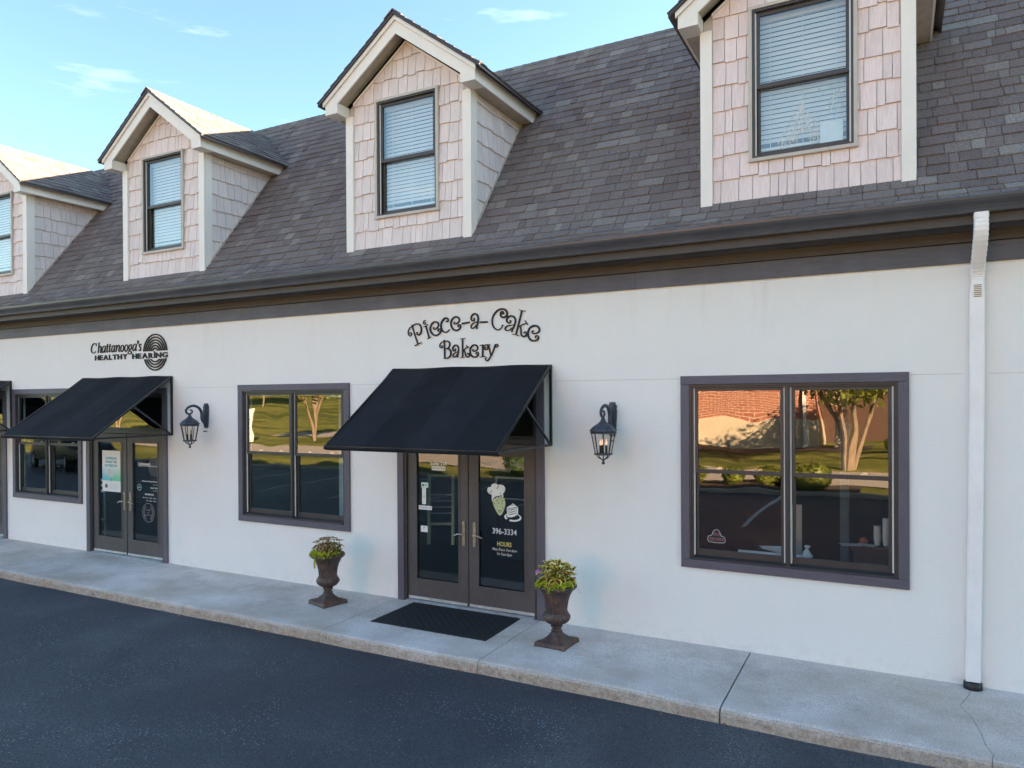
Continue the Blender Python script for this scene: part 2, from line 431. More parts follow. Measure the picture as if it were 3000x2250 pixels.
    def build(s, name, mat, parent=None, smooth=False, loc=None, label=None, kind=None, bevel=0.0, auto=None):
        mats = [M[x] if isinstance(x, str) else x for x in (mat if isinstance(mat, (list, tuple)) else [mat])]
        o = bpy.data.objects.new(name, s.mesh(name, mats, smooth))
        COL.objects.link(o)
        if parent is not None: o.parent = parent
        if loc is not None: o.location = loc
        if label: o['label'] = label
        if kind: o['kind'] = kind
        if bevel:
            md = o.modifiers.new("bevel", 'BEVEL'); md.width = bevel; md.segments = 2; md.limit_method = 'ANGLE'; md.angle_limit = radians(40)
        if auto and smooth:
            md = o.modifiers.new("edges", 'EDGE_SPLIT'); md.split_angle = radians(auto)
        return o

def thing(name, label, cat, loc=(0, 0, 0), rz=0.0, group=None, kind=None):
    o = bpy.data.objects.new(name, None); COL.objects.link(o)
    o.empty_display_size = 0.2
    o.location = loc; o.rotation_euler = (0, 0, rz)
    if label: o['label'] = label
    if cat: o['category'] = cat
    if group: o['group'] = group
    if kind: o['kind'] = kind
    return o
def tag(o, label, cat, group=None):
    o['label'] = label; o['category'] = cat
    if group: o['group'] = group
    return o
def copy_tree(o, parent=None):
    c = o.copy(); COL.objects.link(c)
    if parent is not None: c.parent = parent
    for ch in list(o.children): copy_tree(ch, c)
    return c
def box_part(name, mat, parent, *b, bevel=0.0, label=None):
    return MB().box(*b).build(name, mat, parent, bevel=bevel, label=label)

def clip_half(poly, a, b, c):
    """keep a*u+b*v <= c"""
    out = []
    n = len(poly)
    for i in range(n):
        p, q = poly[i], poly[(i+1) % n]
        dp, dq = a*p[0]+b*p[1]-c, a*q[0]+b*q[1]-c
        if dp <= 0: out.append(p)
        if (dp < 0 < dq) or (dq < 0 < dp):
            t = dp/(dp-dq); out.append((p[0]+(q[0]-p[0])*t, p[1]+(q[1]-p[1])*t))
    return out
def area2(poly):
    return 0.5*sum(poly[i][0]*poly[(i+1) % len(poly)][1]-poly[(i+1) % len(poly)][0]*poly[i][1] for i in range(len(poly)))
def rect_minus(r, w):
    x0, x1, z0, z1 = r; a0, a1, b0, b1 = w
    if x1 <= a0 or x0 >= a1 or z1 <= b0 or z0 >= b1: return [r]
    res = []
    if x0 < a0: res.append((x0, a0, z0, z1))
    if x1 > a1: res.append((a1, x1, z0, z1))
    m0, m1 = max(x0, a0), min(x1, a1)
    if z0 < b0: res.append((m0, m1, z0, b0))
    if z1 > b1: res.append((m0, m1, b1, z1))
    return res

def catmull(pts, n=8):
    if len(pts) < 3: return [tuple(p) for p in pts]
    P = [Vector(p) for p in pts]
    P = [P[0]*2-P[1]]+P+[P[-1]*2-P[-2]]
    out = []
    for i in range(1, len(P)-2):
        a, b, c, d = P[i-1:i+3]
        for k in range(n):
            t = k/n
            out.append(0.5*((2*b)+(c-a)*t+(2*a-5*b+4*c-d)*t*t+(3*b-a-3*c+d)*t*t*t))
    out.append(P[-2])
    return [tuple(p) for p in out]

# ------------------------------------------------------------------ setting: ground, lot, pavement
def z_ground(y):
    return -0.16+(0.055*min(60.0, max(0.0, -38.0-y)))
mb = MB()
ys = [600, 40, 10, -3, -13, -18, -24, -38]+[-38-6*i for i in range(1, 13)]+[-130, -300, -600]
xs = [-600, -200, -90, -60, -30, 0, 30, 60, 90, 200, 600]
gv = [(x, y, z_ground(y)) for y in ys for x in xs]
nx = len(xs)
mb.add(gv, [(j*nx+i, (j+1)*nx+i, (j+1)*nx+i+1, j*nx+i+1) for j in range(len(ys)-1) for i in range(nx-1)])
mb.build('ground', 'grass', kind='structure')
mb = MB(); mb.face([(-70, -13.1, -0.12), (40, -13.1, -0.12), (40, 14, -0.12), (-70, 14, -0.12)]); mb.build('parking_lot', 'asphalt', kind='structure')
mb = MB()
pth = catmull([(-90, -30), (-60, -26), (-30, -21.5), (-10, -19.0), (6, -17.6), (30, -17.5), (60, -20)], 6)
for a, b in zip(pth, pth[1:]):
    mb.face([(a[0], a[1]-2.2, -0.125), (b[0], b[1]-2.2, -0.125), (b[0], b[1]+2.2, -0.125), (a[0], a[1]+2.2, -0.125)])
mb.build('driveway', 'road', kind='structure')
mb = MB()
pth = catmull([(-14, -27), (-30, -30.5), (-46, -37.5)], 6)
for a, b in zip(pth, pth[1:]):
    mb.face([(a[0], a[1]-2.4, -0.13), (b[0], b[1]-2.4, -0.13), (b[0], b[1]+1.5, -0.13), (a[0], a[1]+1.5, -0.13)])
mb.build('footpath', 'road', kind='structure')
# islands: kerb, mulch bed and verge between the lot and the driveway
mb = MB(); mb.box(-70, 40, -13.32, -13.1, -0.2, -0.02); mb.build('far_kerb', 'road', kind='structure')
mb = MB(); mb.face([(-7.5, -15.1, -0.03), (-0.8, -15.1, -0.03), (-0.8, -13.32, -0.03), (-7.5, -13.32, -0.03)]); mb.build('mulch_bed', 'mulch', kind='structure')
mb = MB(); mb.face([(-16, -34.9, -0.12), (-1, -34.9, -0.12), (-1, -31, -0.12), (-16, -31, -0.12)]); mb.build('shrub_border', 'mulch', kind='structure')
for k in range(9):
    x = -22+2.75*k
    st = MB().box(x, x+0.10, -12.9, -7.6, -0.118, -0.116).build('parking_stripe', 'stripe', kind='structure')

# pavement: a slab per bay, the kerb cast in one with it
slab_root = thing('pavement', None, None, kind='structure')
EX = [-22.9, -20.8, -18.6, -16.45, -14.3, -12.12, -10.06, -7.80, -5.585, -3.575, -1.27]
def kerb_y(x, rr_): return -1.425+0.006*sin(x*1.7)+0.004*sin(x*5.3+1)-(0.03 if x > -2 else 0.0)*min(1, (x+2)/1.5 if x > -2 else 0)+0.07*max(0, min(1, (-11.0-x)/3))
def slab_mesh(x0f, x1f, seed):
    """x0f, x1f: functions of y giving the slab's two ends"""
    r = random.Random(seed); mb = MB()
    ysn = [0.0, -0.25, -0.5, -0.75, -1.0, -1.2, -1.34]
    nose = [(0.050, -0.002), (0.022, -0.012), (0.007, -0.030), (0.0, -0.058), (-0.002, -0.095), (-0.006, -0.15)]
    nseg = 14
    rows = []
    for i in range(nseg+1):
        t = i/nseg; row = []
        for y in ysn:
            x = x0f(y)+(x1f(y)-x0f(y))*t
            row.append((x, y, 0.010*(1-min(1, abs(y)/1.3))+0.0015*sin(3*x+2*y)))
        for dy, z in nose:
            yk = -1.42; x = x0f(yk)+(x1f(yk)-x0f(yk))*t
            row.append((x, kerb_y(x, r)+dy+r.uniform(-0.0025, 0.0025), z+r.uniform(-0.0015, 0.0015)))
        rows.append(row)
    n = len(rows[0])
    vv = [p for row in rows for p in row]
    fs = [(i*n+j, i*n+j+1, (i+1)*n+j+1, (i+1)*n+j) for i in range(nseg) for j in range(n-1)]
    k = len(vv)
    low = [(p[0], p[1], -0.2) for p in rows[0]]; low2 = [(p[0], p[1], -0.2) for p in rows[-1]]
    vv += low+low2
    for j in range(n-1):
        fs.append((j, k+j, k+j+1, j+1)); a = nseg*n
        fs.append((a+j, a+j+1, k+n+j+1, k+n+j))
    mb.add(vv, fs)
    return mb
def crack(y):
    return 0.545+0.05*sin(y*4+0.5)+0.022*sin(y*17)+0.014*sin(y*41+1)+0.008*sin(y*90)
ends = [(lambda y, x=x: x) for x in EX]
for i in range(len(EX)-1):
    g = 0.0045
    slab_mesh(lambda y, x=EX[i]: x+g, lambda y, x=EX[i+1]: x-(g if i < len(EX)-2 else 0.007), i).build('concrete_slab', 'concrete', slab_root)
slab_mesh(lambda y: -1.263, lambda y: crack(y)-0.0022, 50).build('concrete_slab', 'concrete', slab_root)
slab_mesh(lambda y: crack(y)+0.0022, lambda y: 3.2, 51).build('concrete_slab', 'concrete', slab_root)
slab_mesh(lambda y: 3.205, lambda y: 7.5, 52).build('concrete_slab', 'concrete', slab_root)
MB().box(-23, 7.5, -1.38, -0.002, -0.19, -0.035).build('joint_filler', 'black_void', slab_root)

# ------------------------------------------------------------------ building shell
B_ = thing('commercial_building', 'long white stucco shop building with grey shingle roof and a row of gabled dormers', 'building')
WINS = [-13.19, -7.373, -0.920]
DOORS = [-15.45-0.02, -10.997, -4.537]
WW, WZ0, WZ1 = 1.02, 0.80, 2.756
DW, DZ1 = 1.025, 2.735
openings = [(x-0.955, x+0.955, WZ0+0.06, WZ1-0.06) for x in WINS]+[(x-0.95, x+0.95, -0.02, DZ1-0.06) for x in DOORS]
gx = sorted(set([-26.0, 22.0]+[o[0] for o in openings]+[o[1] for o in openings]))
gz = sorted(set([-0.15, 3.98]+[o[2] for o in openings]+[o[3] for o in openings]))
def solid(i, j):
    if i < 0 or j < 0 or i >= len(gx)-1 or j >= len(gz)-1: return False
    cx, cz = (gx[i]+gx[i+1])/2, (gz[j]+gz[j+1])/2
    return not any(o[0] < cx < o[1] and o[2] < cz < o[3] for o in openings)
mb = MB(); T = 0.16
for i in range(len(gx)-1):
    for j in range(len(gz)-1):
        if not solid(i, j): continue
        x0, x1, z0, z1 = gx[i], gx[i+1], gz[j], gz[j+1]
        mb.face([(x0, 0, z0), (x1, 0, z0), (x1, 0, z1), (x0, 0, z1)])
        mb.face([(x0, T, z0), (x0, T, z1), (x1, T, z1), (x1, T, z0)])
        if not solid(i-1, j): mb.face([(x0, 0, z0), (x0, 0, z1), (x0, T, z1), (x0, T, z0)])
        if not solid(i+1, j): mb.face([(x1, 0, z0), (x1, T, z0), (x1, T, z1), (x1, 0, z1)])
        if not solid(i, j-1): mb.face([(x0, 0, z0), (x0, T, z0), (x1, T, z0), (x1, 0, z0)])
        if not solid(i, j+1): mb.face([(x0, 0, z1), (x1, 0, z1), (x1, T, z1), (x0, T, z1)])
mb.build('wall', 'stucco', B_)
# end walls and back
mb = MB(); mb.box(-26, -25.84, 0.16, 12, -0.15, 3.98); mb.box(21.84, 22, 0.16, 12, -0.15, 3.98); mb.box(-26, 22, 12, 12.16, -0.15, 7.3)
mb.add([(-25.9, 0.0, 4.0), (-25.9, 2.2, 7.3), (-25.9, 12, 7.3), (-25.9, 12, 3.98)], [(0, 1, 2, 3)])
mb.add([(21.9, 0.0, 4.0), (21.9, 2.2, 7.3), (21.9, 12, 7.3), (21.9, 12, 3.98)], [(3, 2, 1, 0)])
mb.build('end_wall', 'stucco', B_)
# hairline stucco control joint
for x0, x1 in ((-26, -16.5), (-14.2, -12.2), (-9.7, -8.40), (-6.35, -5.66), (-3.38, -1.955), (0.12, 0.52), (0.72, 22)):
    box_part('control_joint', 'trim_beige', B_, x0, x1, -0.0012, 0.003, 2.728, 2.7315)
# frieze, upper board, soffit, fascia
mb = MB(); mb.box(-26, -9.3, -0.030, -0.001, 3.690, 3.858); mb.build('frieze_board', 'frieze_paint', B_)
mb = MB(); mb.box(-9.297, -2.43, -0.030, -0.001, 3.690, 3.858); mb.build('frieze_board', 'frieze_paint', B_)
mb = MB(); mb.box(-2.427, 22, -0.030, -0.001, 3.691, 3.859); mb.build('frieze_board', 'frieze_paint', B_)
box_part('shadow_gap', 'black_void', B_, -26, 22, -0.012, -0.001, 3.859, 3.866)
box_part('cornice_board', 'eave_brown', B_, -26, 22, -0.050, -0.001, 3.866, 3.955)
mb = MB(); mb.extrude_x([(-0.050, 3.955), (-0.085, 3.955), (-0.135, 4.01), (-0.001, 4.01)], -26, 22); mb.build('cornice_moulding', 'eave_brown', B_)
box_part('soffit', 'eave_brown', B_, -26, 22, -0.325, -0.12, 3.990, 4.008)
box_part('fascia_board', 'eave_brown', B_, -26, 22, -0.350, -0.325, 3.955, 4.14)
# K-style gutter
gp = [(-0.352, 4.155), (-0.352, 4.032), (-0.440, 4.032), (-0.452, 4.036), (-0.457, 4.052), (-0.452, 4.060), (-0.462, 4.085),
      (-0.482, 4.118), (-0.490, 4.140), (-0.492, 4.162), (-0.484, 4.168), (-0.472, 4.162),
      (-0.474, 4.150), (-0.480, 4.140), (-0.470, 4.115), (-0.448, 4.085), (-0.444, 4.045), (-0.362, 4.042), (-0.360, 4.155)]
GY = 0.015
gp = [(y+GY if y < -0.4 else y, z) for y, z in gp]
for x0, x1, seed in ((-26, -16.0, 1), (-15.997, -10.32, 2), (-10.317, 22, 3)):
    g_ = MB().extrude_x(gp[::-1], x0, x1).build('gutter', 'gutter', B_)
MB().extrude_x([(y-0.002 if y < -0.4 else y, z-(0.002 if z < 4.06 else -0.001)) for y, z in gp[::-1]], -10.345, -10.300).build('gutter_joint', 'gutter', B_)

# roof profile: bell-cast eave, then a steep straight run
prof = []
def roof_curve():
    pts = []; y, z = -0.425, 4.168; ang = radians(33); ds = 0.01; s = 0
    # integrate angle from 33 to 53.13 deg over 0.62 m
    while y < 2.28:
        pts.append((s, y, z, ang))
        s += ds; ang = radians(33+20.13*min(1, max(0, (s-0.12)/0.50))); y += ds*cos(ang); z += ds*sin(ang)
    return pts
RC = roof_curve()
# shift so that the straight run passes through y=0, z=4.49 as measured on the dormer fronts
_dz = 4.49+1.333*1.2-min(RC, key=lambda p: abs(p[1]-1.2))[2]
def roof_at(s):
    i = max(0, min(len(RC)-1, int(round(s/0.01))))
    _, y, z, a = RC[i]
    return y, z+_dz*min(1, max(0, s/0.3)), a
S_MAX = RC[-1][0]
def roof_z(y):
    p = min(RC, key=lambda q: abs(q[1]-y)); return p[2]+_dz*min(1, max(0, p[0]/0.3))
RIDGE_Y, RIDGE_Z = roof_at(S_MAX)[0], roof_at(S_MAX)[1]
mb = MB()
dk = [roof_at(s*0.05) for s in range(int(S_MAX/0.05)+1)]+[roof_at(S_MAX)]
for a, b in zip(dk, dk[1:]):
    mb.face([(-26, a[0], a[1]-0.004), (22, a[0], a[1]-0.004), (22, b[0], b[1]-0.004), (-26, b[0], b[1]-0.004)], 0.3)
mb.face([(-26, RIDGE_Y, RIDGE_Z-0.004), (22, RIDGE_Y, RIDGE_Z-0.004), (22, 12.2, RIDGE_Z-0.2), (-26, 12.2, RIDGE_Z-0.2)], 0.3)
roof_o = mb.build('roof', 'shingle', B_)

D_XC = [-19.29, -14.66, -10.03, -5.40, -0.78]
E_ = 0.1435
def tab_tint(r):
    q = r.random()
    if q < 0.16: return r.uniform(0.1, 0.3)
    if q < 0.85: return r.uniform(0.36, 0.60)
    if q < 0.93: return r.uniform(0.6, 0.8)
    return r.uniform(0.85, 1.0)
def tab_widths(r, u0, u1):
    u = u0-r.uniform(0, 0.2)
    while u < u1:
        w = r.choice((0.08, 0.11, 0.135, 0.155, 0.18, 0.21, 0.24, 0.28))*r.uniform(0.93, 1.07)
        yield max(u, u0), min(u+w, u1)
        u += w
def main_map(u, s, n):
    y, z, a = roof_at(s)
    return (u, y-n*sin(a), z+n*cos(a))
tabs = []
r = random.Random(11)
nc = int(S_MAX/E_)
for i in range(nc+1):
    s0 = i*E_-0.015; s1 = min(S_MAX, s0+E_+0.02)
    for u0, u1 in tab_widths(r, -24.5, 7.0):
        if u1-u0 < 0.02: continue
        yc, zc, _a = roof_at((s0+s1)/2)
        if any(abs((u0+u1)/2-xc) < 0.90 and yc > 0.02 and zc < 7.25-0.743*abs((u0+u1)/2-xc) for xc in D_XC): continue
        wv = 0.005*sin(u0*0.9+i*0.7)+0.003*sin(u0*2.3+i); j0, j1 = wv+r.uniform(-0.003, 0.003), wv+r.uniform(-0.003, 0.003)
        t = r.choice((0.011, 0.012, 0.018))
        g = 0.0028
        tint = tab_tint(r)
        poly = [(u0+g, s0+j0), (u1-g, s0+j1), (u1-g, s1), (u0+g, s1)]
        mb = MB(); mb.slab(poly, main_map, lambda u, s, s0=s0, s1=s1, t=t: t-(t-0.001)*(s-s0)/(s1-s0), tint)
        mb.f.pop(3); mb.t.pop(); mb.mi.pop()      # hidden top edge
        pr = [project(main_map(u, s, 0)) for u, s in ((u0, s0), (u1, s0), (u1, s0+E_), (u0, s0+E_))]
        ar = 0
        if all(pr) and all(0 < p[0] < 3000 and 0 < p[1] < 2250 for p in pr): ar = abs(area2(pr))
        tabs.append((ar, mb))
tabs.sort(key=lambda q: -q[0])
for ar, mb in tabs[:290]: mb.build('shingle', 'shingle', roof_o)
rest = MB()
for ar, mb in tabs[290:]:
    k = len(rest.v); rest.v += mb.v; rest.f += [tuple(i+k for i in f) for f in mb.f]; rest.t += mb.t; rest.mi += mb.mi
# ridge course
u = -24.5
while u < 7:
    w = 0.145
    y, z, a = roof_at(S_MAX)
    tt = tab_tint(r); e = 0.012
    rest.add([(u, y-0.13*cos(a), z-0.13*sin(a)+0.014), (u+w+0.02, y-0.13*cos(a), z-0.13*sin(a)+0.010), (u+w+0.02, y, z+0.016), (u, y, z+0.022),
              (u, y+0.14, z+0.010), (u+w+0.02, y+0.14, z+0.006), (u, y-0.13*cos(a), z-0.13*sin(a)+0.002), (u+w, y-0.13*cos(a), z-0.13*sin(a)+0.002), (u, y, z+0.008)],
             [(0, 1, 2, 3), (3, 2, 5, 4), (6, 7, 1, 0), (6, 0, 3, 8)], tt)
    u += w
rest.build('roof_shingles', 'shingle', roof_o, kind='stuff')

# ------------------------------------------------------------------ dormers
TOPZ, SL = 7.283, 0.743
TH = math.atan(SL)
def top(dx): return TOPZ-SL*abs(dx)
def y_on_roof(z): return max(0.0, (z-4.49)/1.333)
shake_pieces = []      # (area, mb, dormer, material)
def dormer(xc, seed, pink=False, win_off=0.0):
    r = random.Random(seed)
    d = bpy.data.objects.new('dormer', None); COL.objects.link(d); d.parent = B_; d.location = (xc, 0, 0)
    HW = 0.95
    wx0, wx1, wz0, wz1 = win_off-0.485, win_off+0.485, 4.845, 6.365
    # carcass
    mb = MB()
    mb.box(-0.93, wx0+0.02, 0.015, 0.05, 4.44, 6.34); mb.box(wx1-0.02, 0.93, 0.015, 0.05, 4.44, 6.34)
    mb.box(wx0+0.02, wx1-0.02, 0.015, 0.05, 4.44, wz0+0.02)
    mb.prism([(-0.93, 6.34), (wx0+0.02, 6.34), (wx0+0.02, wz1-0.02), (wx1-0.02, wz1-0.02), (wx1-0.02, 6.34), (0.93, 6.34), (0, 7.03)], 0.015, 0.05)
    for sgn in (-1, 1):
        x0, x1 = sorted((sgn*0.93, sgn*0.90))
        mb.add([(x0, 0.05, 4.4), (x1, 0.05, 4.4), (x0, 1.42, 6.3), (x1, 1.42, 6.3), (x0, 0.05, 6.3), (x1, 0.05, 6.3)],
               [(0, 2, 4), (1, 5, 3), (0, 1, 3, 2), (2, 3, 5, 4), (0, 4, 5, 1)])
    mb.build('side_wall', 'trim_beige', d)
    # roof deck with the dark drip edge
    mb = MB()
    for sgn in (-1, 1):
        yr = y_on_roof(TOPZ)+0.1; ye = y_on_roof(top(1.215))+0.06
        a = [(0, -0.272, TOPZ), (sgn*1.215, -0.272, top(1.215)), (sgn*1.215, ye, top(1.215)), (0, yr, TOPZ)]
        b = [(p[0], p[1], p[2]-0.045) for p in a]
        fs = [(0, 1, 2, 3), (7, 6, 5, 4), (0, 4, 5, 1), (1, 5, 6, 2), (2, 6, 7, 3)]
        if sgn > 0: fs = [f[::-1] for f in fs]
        fs = [f[::-1] for f in fs]
        mb.add(a+b, fs)
    mb.build('roof_deck', 'drip_brown', d)
    # cream strip and rake boards
    for sgn in (-1, 1):
        def band(o0, o1, xe): return [(0, TOPZ-o0), (sgn*xe, top(xe)-o0), (sgn*xe, top(xe)-o1), (0, TOPZ-o1)]
        p = band(0.047, 0.100, 1.150); p = p[::-1] if area2(p) < 0 else p
        MB().prism(p, -0.250, -0.226).build('rake_strip', 'cream_trim', d)
        p = [(0, TOPZ-0.1005), (sgn*1.13, top(1.13)-0.1005), (sgn*1.13, 6.222), (sgn*0.93, 6.222), (sgn*0.93, top(0.93)-0.25), (0, TOPZ-0.262)]
        p = p[::-1] if area2(p) < 0 else p
        MB().prism(p, -0.225, -0.203).build('rake_board', 'cream_trim', d, bevel=0.002)
        # sloped soffit under the rake
        mb = MB()
        mb.add([(0, -0.202, TOPZ-0.185), (sgn*1.0, -0.202, top(1.0)-0.185), (sgn*1.0, 0.014, top(1.0)-0.185), (0, 0.014, TOPZ-0.185)], [(0, 1, 2, 3)])
        mb.build('rake_soffit', 'beige_soffit', d)
        # boxed return, side fascia, flat soffit
        MB().box(sgn*0.932, sgn*1.108, -0.2025, 0.013, 6.2215, 6.36).build('eave_return', 'cream_trim', d)
        ye = y_on_roof(6.25)
        mb = MB(); x0, x1 = sorted((sgn*1.110, sgn*1.130))
        mb.add([(x0, -0.2025, 6.222), (x1, -0.2025, 6.222), (x0, -0.2025, 6.39), (x1, -0.2025, 6.39),
                (x0, y_on_roof(6.222)+0.05, 6.222), (x1, y_on_roof(6.222)+0.05, 6.222), (x0, y_on_roof(6.39)+0.05, 6.39), (x1, y_on_roof(6.39)+0.05, 6.39)],
               [(0, 1, 3, 2), (1, 5, 7, 3), (0, 2, 6, 4), (0, 4, 5, 1)])
        mb.build('fascia_board', 'cream_trim', d)
        x0, x1 = sorted((sgn*0.933, sgn*1.109))
        MB().box(x0, x1, 0.0135, y_on_roof(6.24)+0.05, 6.228, 6.24).build('eave_soffit', 'beige_soffit', d)
        # corner boards
        x0, x1 = sorted((sgn*0.838, sgn*0.955))
        MB().box(x0, x1, -0.032, 0.0145, 4.462, 6.2275 if True else 6).build('corner_board', 'cream_trim', d, bevel=0.002)
        x0, x1 = sorted((sgn*0.9305, sgn*0.958))
        MB().box(x0, x1, 0.015, 0.112, 4.47, 6.2275).build('corner_board', 'cream_trim', d, bevel=0.002)
        # J trim along the roof slope
        mb = MB(); pa = [(0.10, 4.49+0.1333), (1.305, 6.228)]
        x0, x1 = sorted((sgn*0.931, sgn*0.962)); L = 0.045
        mb.add([(x0, pa[0][0], pa[0][1]-0.02), (x1, pa[0][0], pa[0][1]-0.02), (x0, pa[1][0], pa[1][1]-0.02), (x1, pa[1][0], pa[1][1]-0.02),
                (x0, pa[0][0], pa[0][1]+L), (x1, pa[0][0], pa[0][1]+L), (x0, pa[1][0]-L*0.5, pa[1][1]), (x1, pa[1][0]-L*0.5, pa[1][1])],
               [(1, 3, 7, 5), (0, 4, 6, 2), (4, 5, 7, 6), (0, 1, 5, 4)])
        mb.build('flashing', 'trim_beige', d)
        p = [(0, TOPZ-0.262), (sgn*0.84, top(0.84)-0.262), (sgn*0.84, top(0.84)-0.290), (0, TOPZ-0.290)]
        p = p[::-1] if area2(p) < 0 else p
        MB().prism(p, -0.022, 0.0148).build('gable_trim', 'cream_trim', d)
    # front shakes
    C = 0.2345; mname = 'shake_pink' if pink else 'shake'
    for k in range(11):
        zb = 4.478+C*k; u = -0.838
        row = []
        while u < 0.838:
            w = r.choice((0.075, 0.10, 0.12, 0.135, 0.15, 0.17))*r.uniform(0.95, 1.05)
            row.append((u, min(u+w, 0.838))); u += w
        for a, b in row:
            if b-a < 0.02: continue
            lz = zb+(r.choice((0, 0, 0.010, 0.016, -0.006))+r.uniform(-0.002, 0.002) if k else r.uniform(-0.002, 0.003))
            tint = r.random()
            lean = r.uniform(-0.004, 0.004)
            for q in rect_minus((a+0.0033, b-0.0033, lz, zb+C+0.012), (wx0, wx1, wz0, wz1)):
                if q[1]-q[0] < 0.008 or q[3]-q[2] < 0.01: continue
                poly = [(q[0], q[2]), (q[1], q[2]+r.uniform(-0.001, 0.001)), (q[1], q[3]), (q[0], q[3])]
                if q[0] > wx0-0.5 and q[1] < wx1+0.5: pass
                poly = clip_half(poly, SL, 1, TOPZ-0.28); poly = clip_half(poly, -SL, 1, TOPZ-0.28) if poly else poly
                if len(poly) < 3 or abs(area2(poly)) < 2e-4: continue
                zt = zb+C+0.012
                mb = MB()
                mb.slab(poly, lambda u_, v_, n: (u_, 0.0148-n, v_), lambda u_, v_, lz=lz, zt=zt: 0.003+0.020*max(0, (zt-v_))/(zt-lz), tint)
                pj = [project((xc+p[0], 0, p[1])) for p in poly]
                ar = abs(area2(pj)) if all(pj) and all(-20 < p[0] < 3020 and -20 < p[1] < 2270 for p in pj) else 0
                shake_pieces.append((ar, mb, d, mname))
    # cheek shakes
    for sgn in (-1, 1):
        for k in range(8):
            zb = 4.478+C*k; u = 0.113; ymax = y_on_roof(zb+C)+0.02
            while u < ymax:
                w = r.choice((0.09, 0.12, 0.14, 0.16, 0.18))*r.uniform(0.95, 1.05)
                a, b = u, min(u+w, ymax); u += w
                if b-a < 0.015: continue
                lz = zb+r.choice((0, 0, 0.010, -0.006))+r.uniform(-0.002, 0.002); zt = min(zb+C+0.012, 6.226)
                poly = [(a+0.0033, lz), (b-0.0033, lz), (b-0.0033, zt), (a+0.0033, zt)]
                # keep z >= roof line + trim:   1.333*y - z <= -4.49-0.03
                poly = clip_half(poly, 1.333, -1, -4.49-0.02)
                if len(poly) < 3 or abs(area2(poly)) < 2e-4: continue
                mb = MB(); tint = r.random()
                mf = (lambda u_, v_, n: (0.9302+n, u_, v_)) if sgn > 0 else (lambda u_, v_, n: (-0.9302-n, u_, v_))
                if sgn < 0: poly = poly[::-1]
                mb.slab(poly, mf, lambda u_, v_, lz=lz, zt=zt: 0.003+0.020*max(0, (zt-v_))/(zt-lz), tint)
                ar = 0
                if sgn > 0 and xc < -2:
                    pj = [project((xc+0.95, p[0], p[1])) for p in poly]
                    if all(pj) and all(-20 < p[0] < 3020 and -20 < p[1] < 2270 for p in pj): ar = abs(area2(pj))
                shake_pieces.append((ar, mb, d, mname))
    # dormer roof shingles
    rs = MB(); Ls = 1.22/cos(TH)
    for sgn in (-1, 1):
        def dmap(u_, s_, n, sgn=sgn): return (sgn*(1.222-s_*cos(TH)+n*sin(TH)), u_, top(1.222)+s_*sin(TH)+n*cos(TH))
        for i in range(int(Ls/E_)+1):
            s0 = i*E_; s1 = min(Ls, s0+E_+0.02)
            if s1-s0 < 0.02: continue
            ye = y_on_roof(top(1.222)+s0*sin(TH))+0.07
            for u0, u1 in tab_widths(r, -0.280, ye):
                if u1-u0 < 0.01: continue
                t = r.choice((0.010, 0.012, 0.017))
                poly = [(u0+0.0016, s0), (u1-0.0016, s0), (u1-0.0016, s1), (u0+0.0016, s1)]
                if sgn < 0: poly = poly[::-1]
                rs.slab(poly, dmap, lambda u_, s_, s0=s0, s1=s1, t=t: t-(t-0.001)*(s_-s0)/(s1-s0), tab_tint(r))
    yy = -0.285; yend = y_on_roof(TOPZ)+0.03
    while yy < yend:
        w = 0.145; y1 = yy+w+0.03; t0, t1 = 0.022, 0.012; wd = 0.13
        rs.add([(0, yy, TOPZ+t0), (0, y1, TOPZ+t1), (wd, yy, TOPZ-wd*SL+t0), (wd, y1, TOPZ-wd*SL+t1), (-wd, yy, TOPZ-wd*SL+t0), (-wd, y1, TOPZ-wd*SL+t1),
                (0, yy, TOPZ+0.004), (wd, yy, TOPZ-wd*SL+0.004), (-wd, yy, TOPZ-wd*SL+0.004), (wd, y1, TOPZ-wd*SL+0.004), (-wd, y1, TOPZ-wd*SL+0.004)],
               [(0, 2, 3, 1), (0, 1, 5, 4), (6, 7, 2, 0), (8, 6, 0, 4), (2, 7, 9, 3), (4, 5, 10, 8)], tab_tint(r))
        yy += w
    rs.build('dormer_shingles', 'shingle', d, kind='stuff')
    # window: trim, frame, sashes, panes, blind
    tw = 0.034
    mb = MB()
    for b in ((wx0, wx0+tw, wz0, wz1), (wx1-tw, wx1, wz0, wz1)): mb.box(b[0], b[1], -0.034, 0.0145, b[2]+tw, b[3]-tw)
    mb.box(wx0-0.004, wx1+0.004, -0.037, 0.0145, wz0, wz0+tw-0.001); mb.box(wx0-0.004, wx1+0.004, -0.036, 0.0145, wz1-tw+0.001, wz1)
    mb.build('window_trim', 'trim_beige', d, bevel=0.002)
    ix0, ix1, iz0, iz1 = wx0+tw, wx1-tw, wz0+tw, wz1-tw
    mb = MB()
    mb.box(ix0, ix0+0.022, -0.022, 0.10, iz0, iz1); mb.box(ix1-0.022, ix1, -0.022, 0.10, iz0, iz1)
    mb.box(ix0+0.022, ix1-0.022, -0.022, 0.10, iz1-0.022, iz1); mb.box(ix0+0.022, ix1-0.022, -0.022, 0.10, iz0, iz0+0.02)
    mb.build('window_frame', 'frame_brown', d, bevel=0.002)
    mb = MB()
    for xx in (ix0+0.023, ix1-0.037): mb.box(xx, xx+0.014, 0.004, 0.012, iz0+0.021, iz1-0.023)
    mb.build('jamb_liner', 'jamb_white', d)
    zm = 5.585; sx0, sx1 = ix0+0.036, ix1-0.036
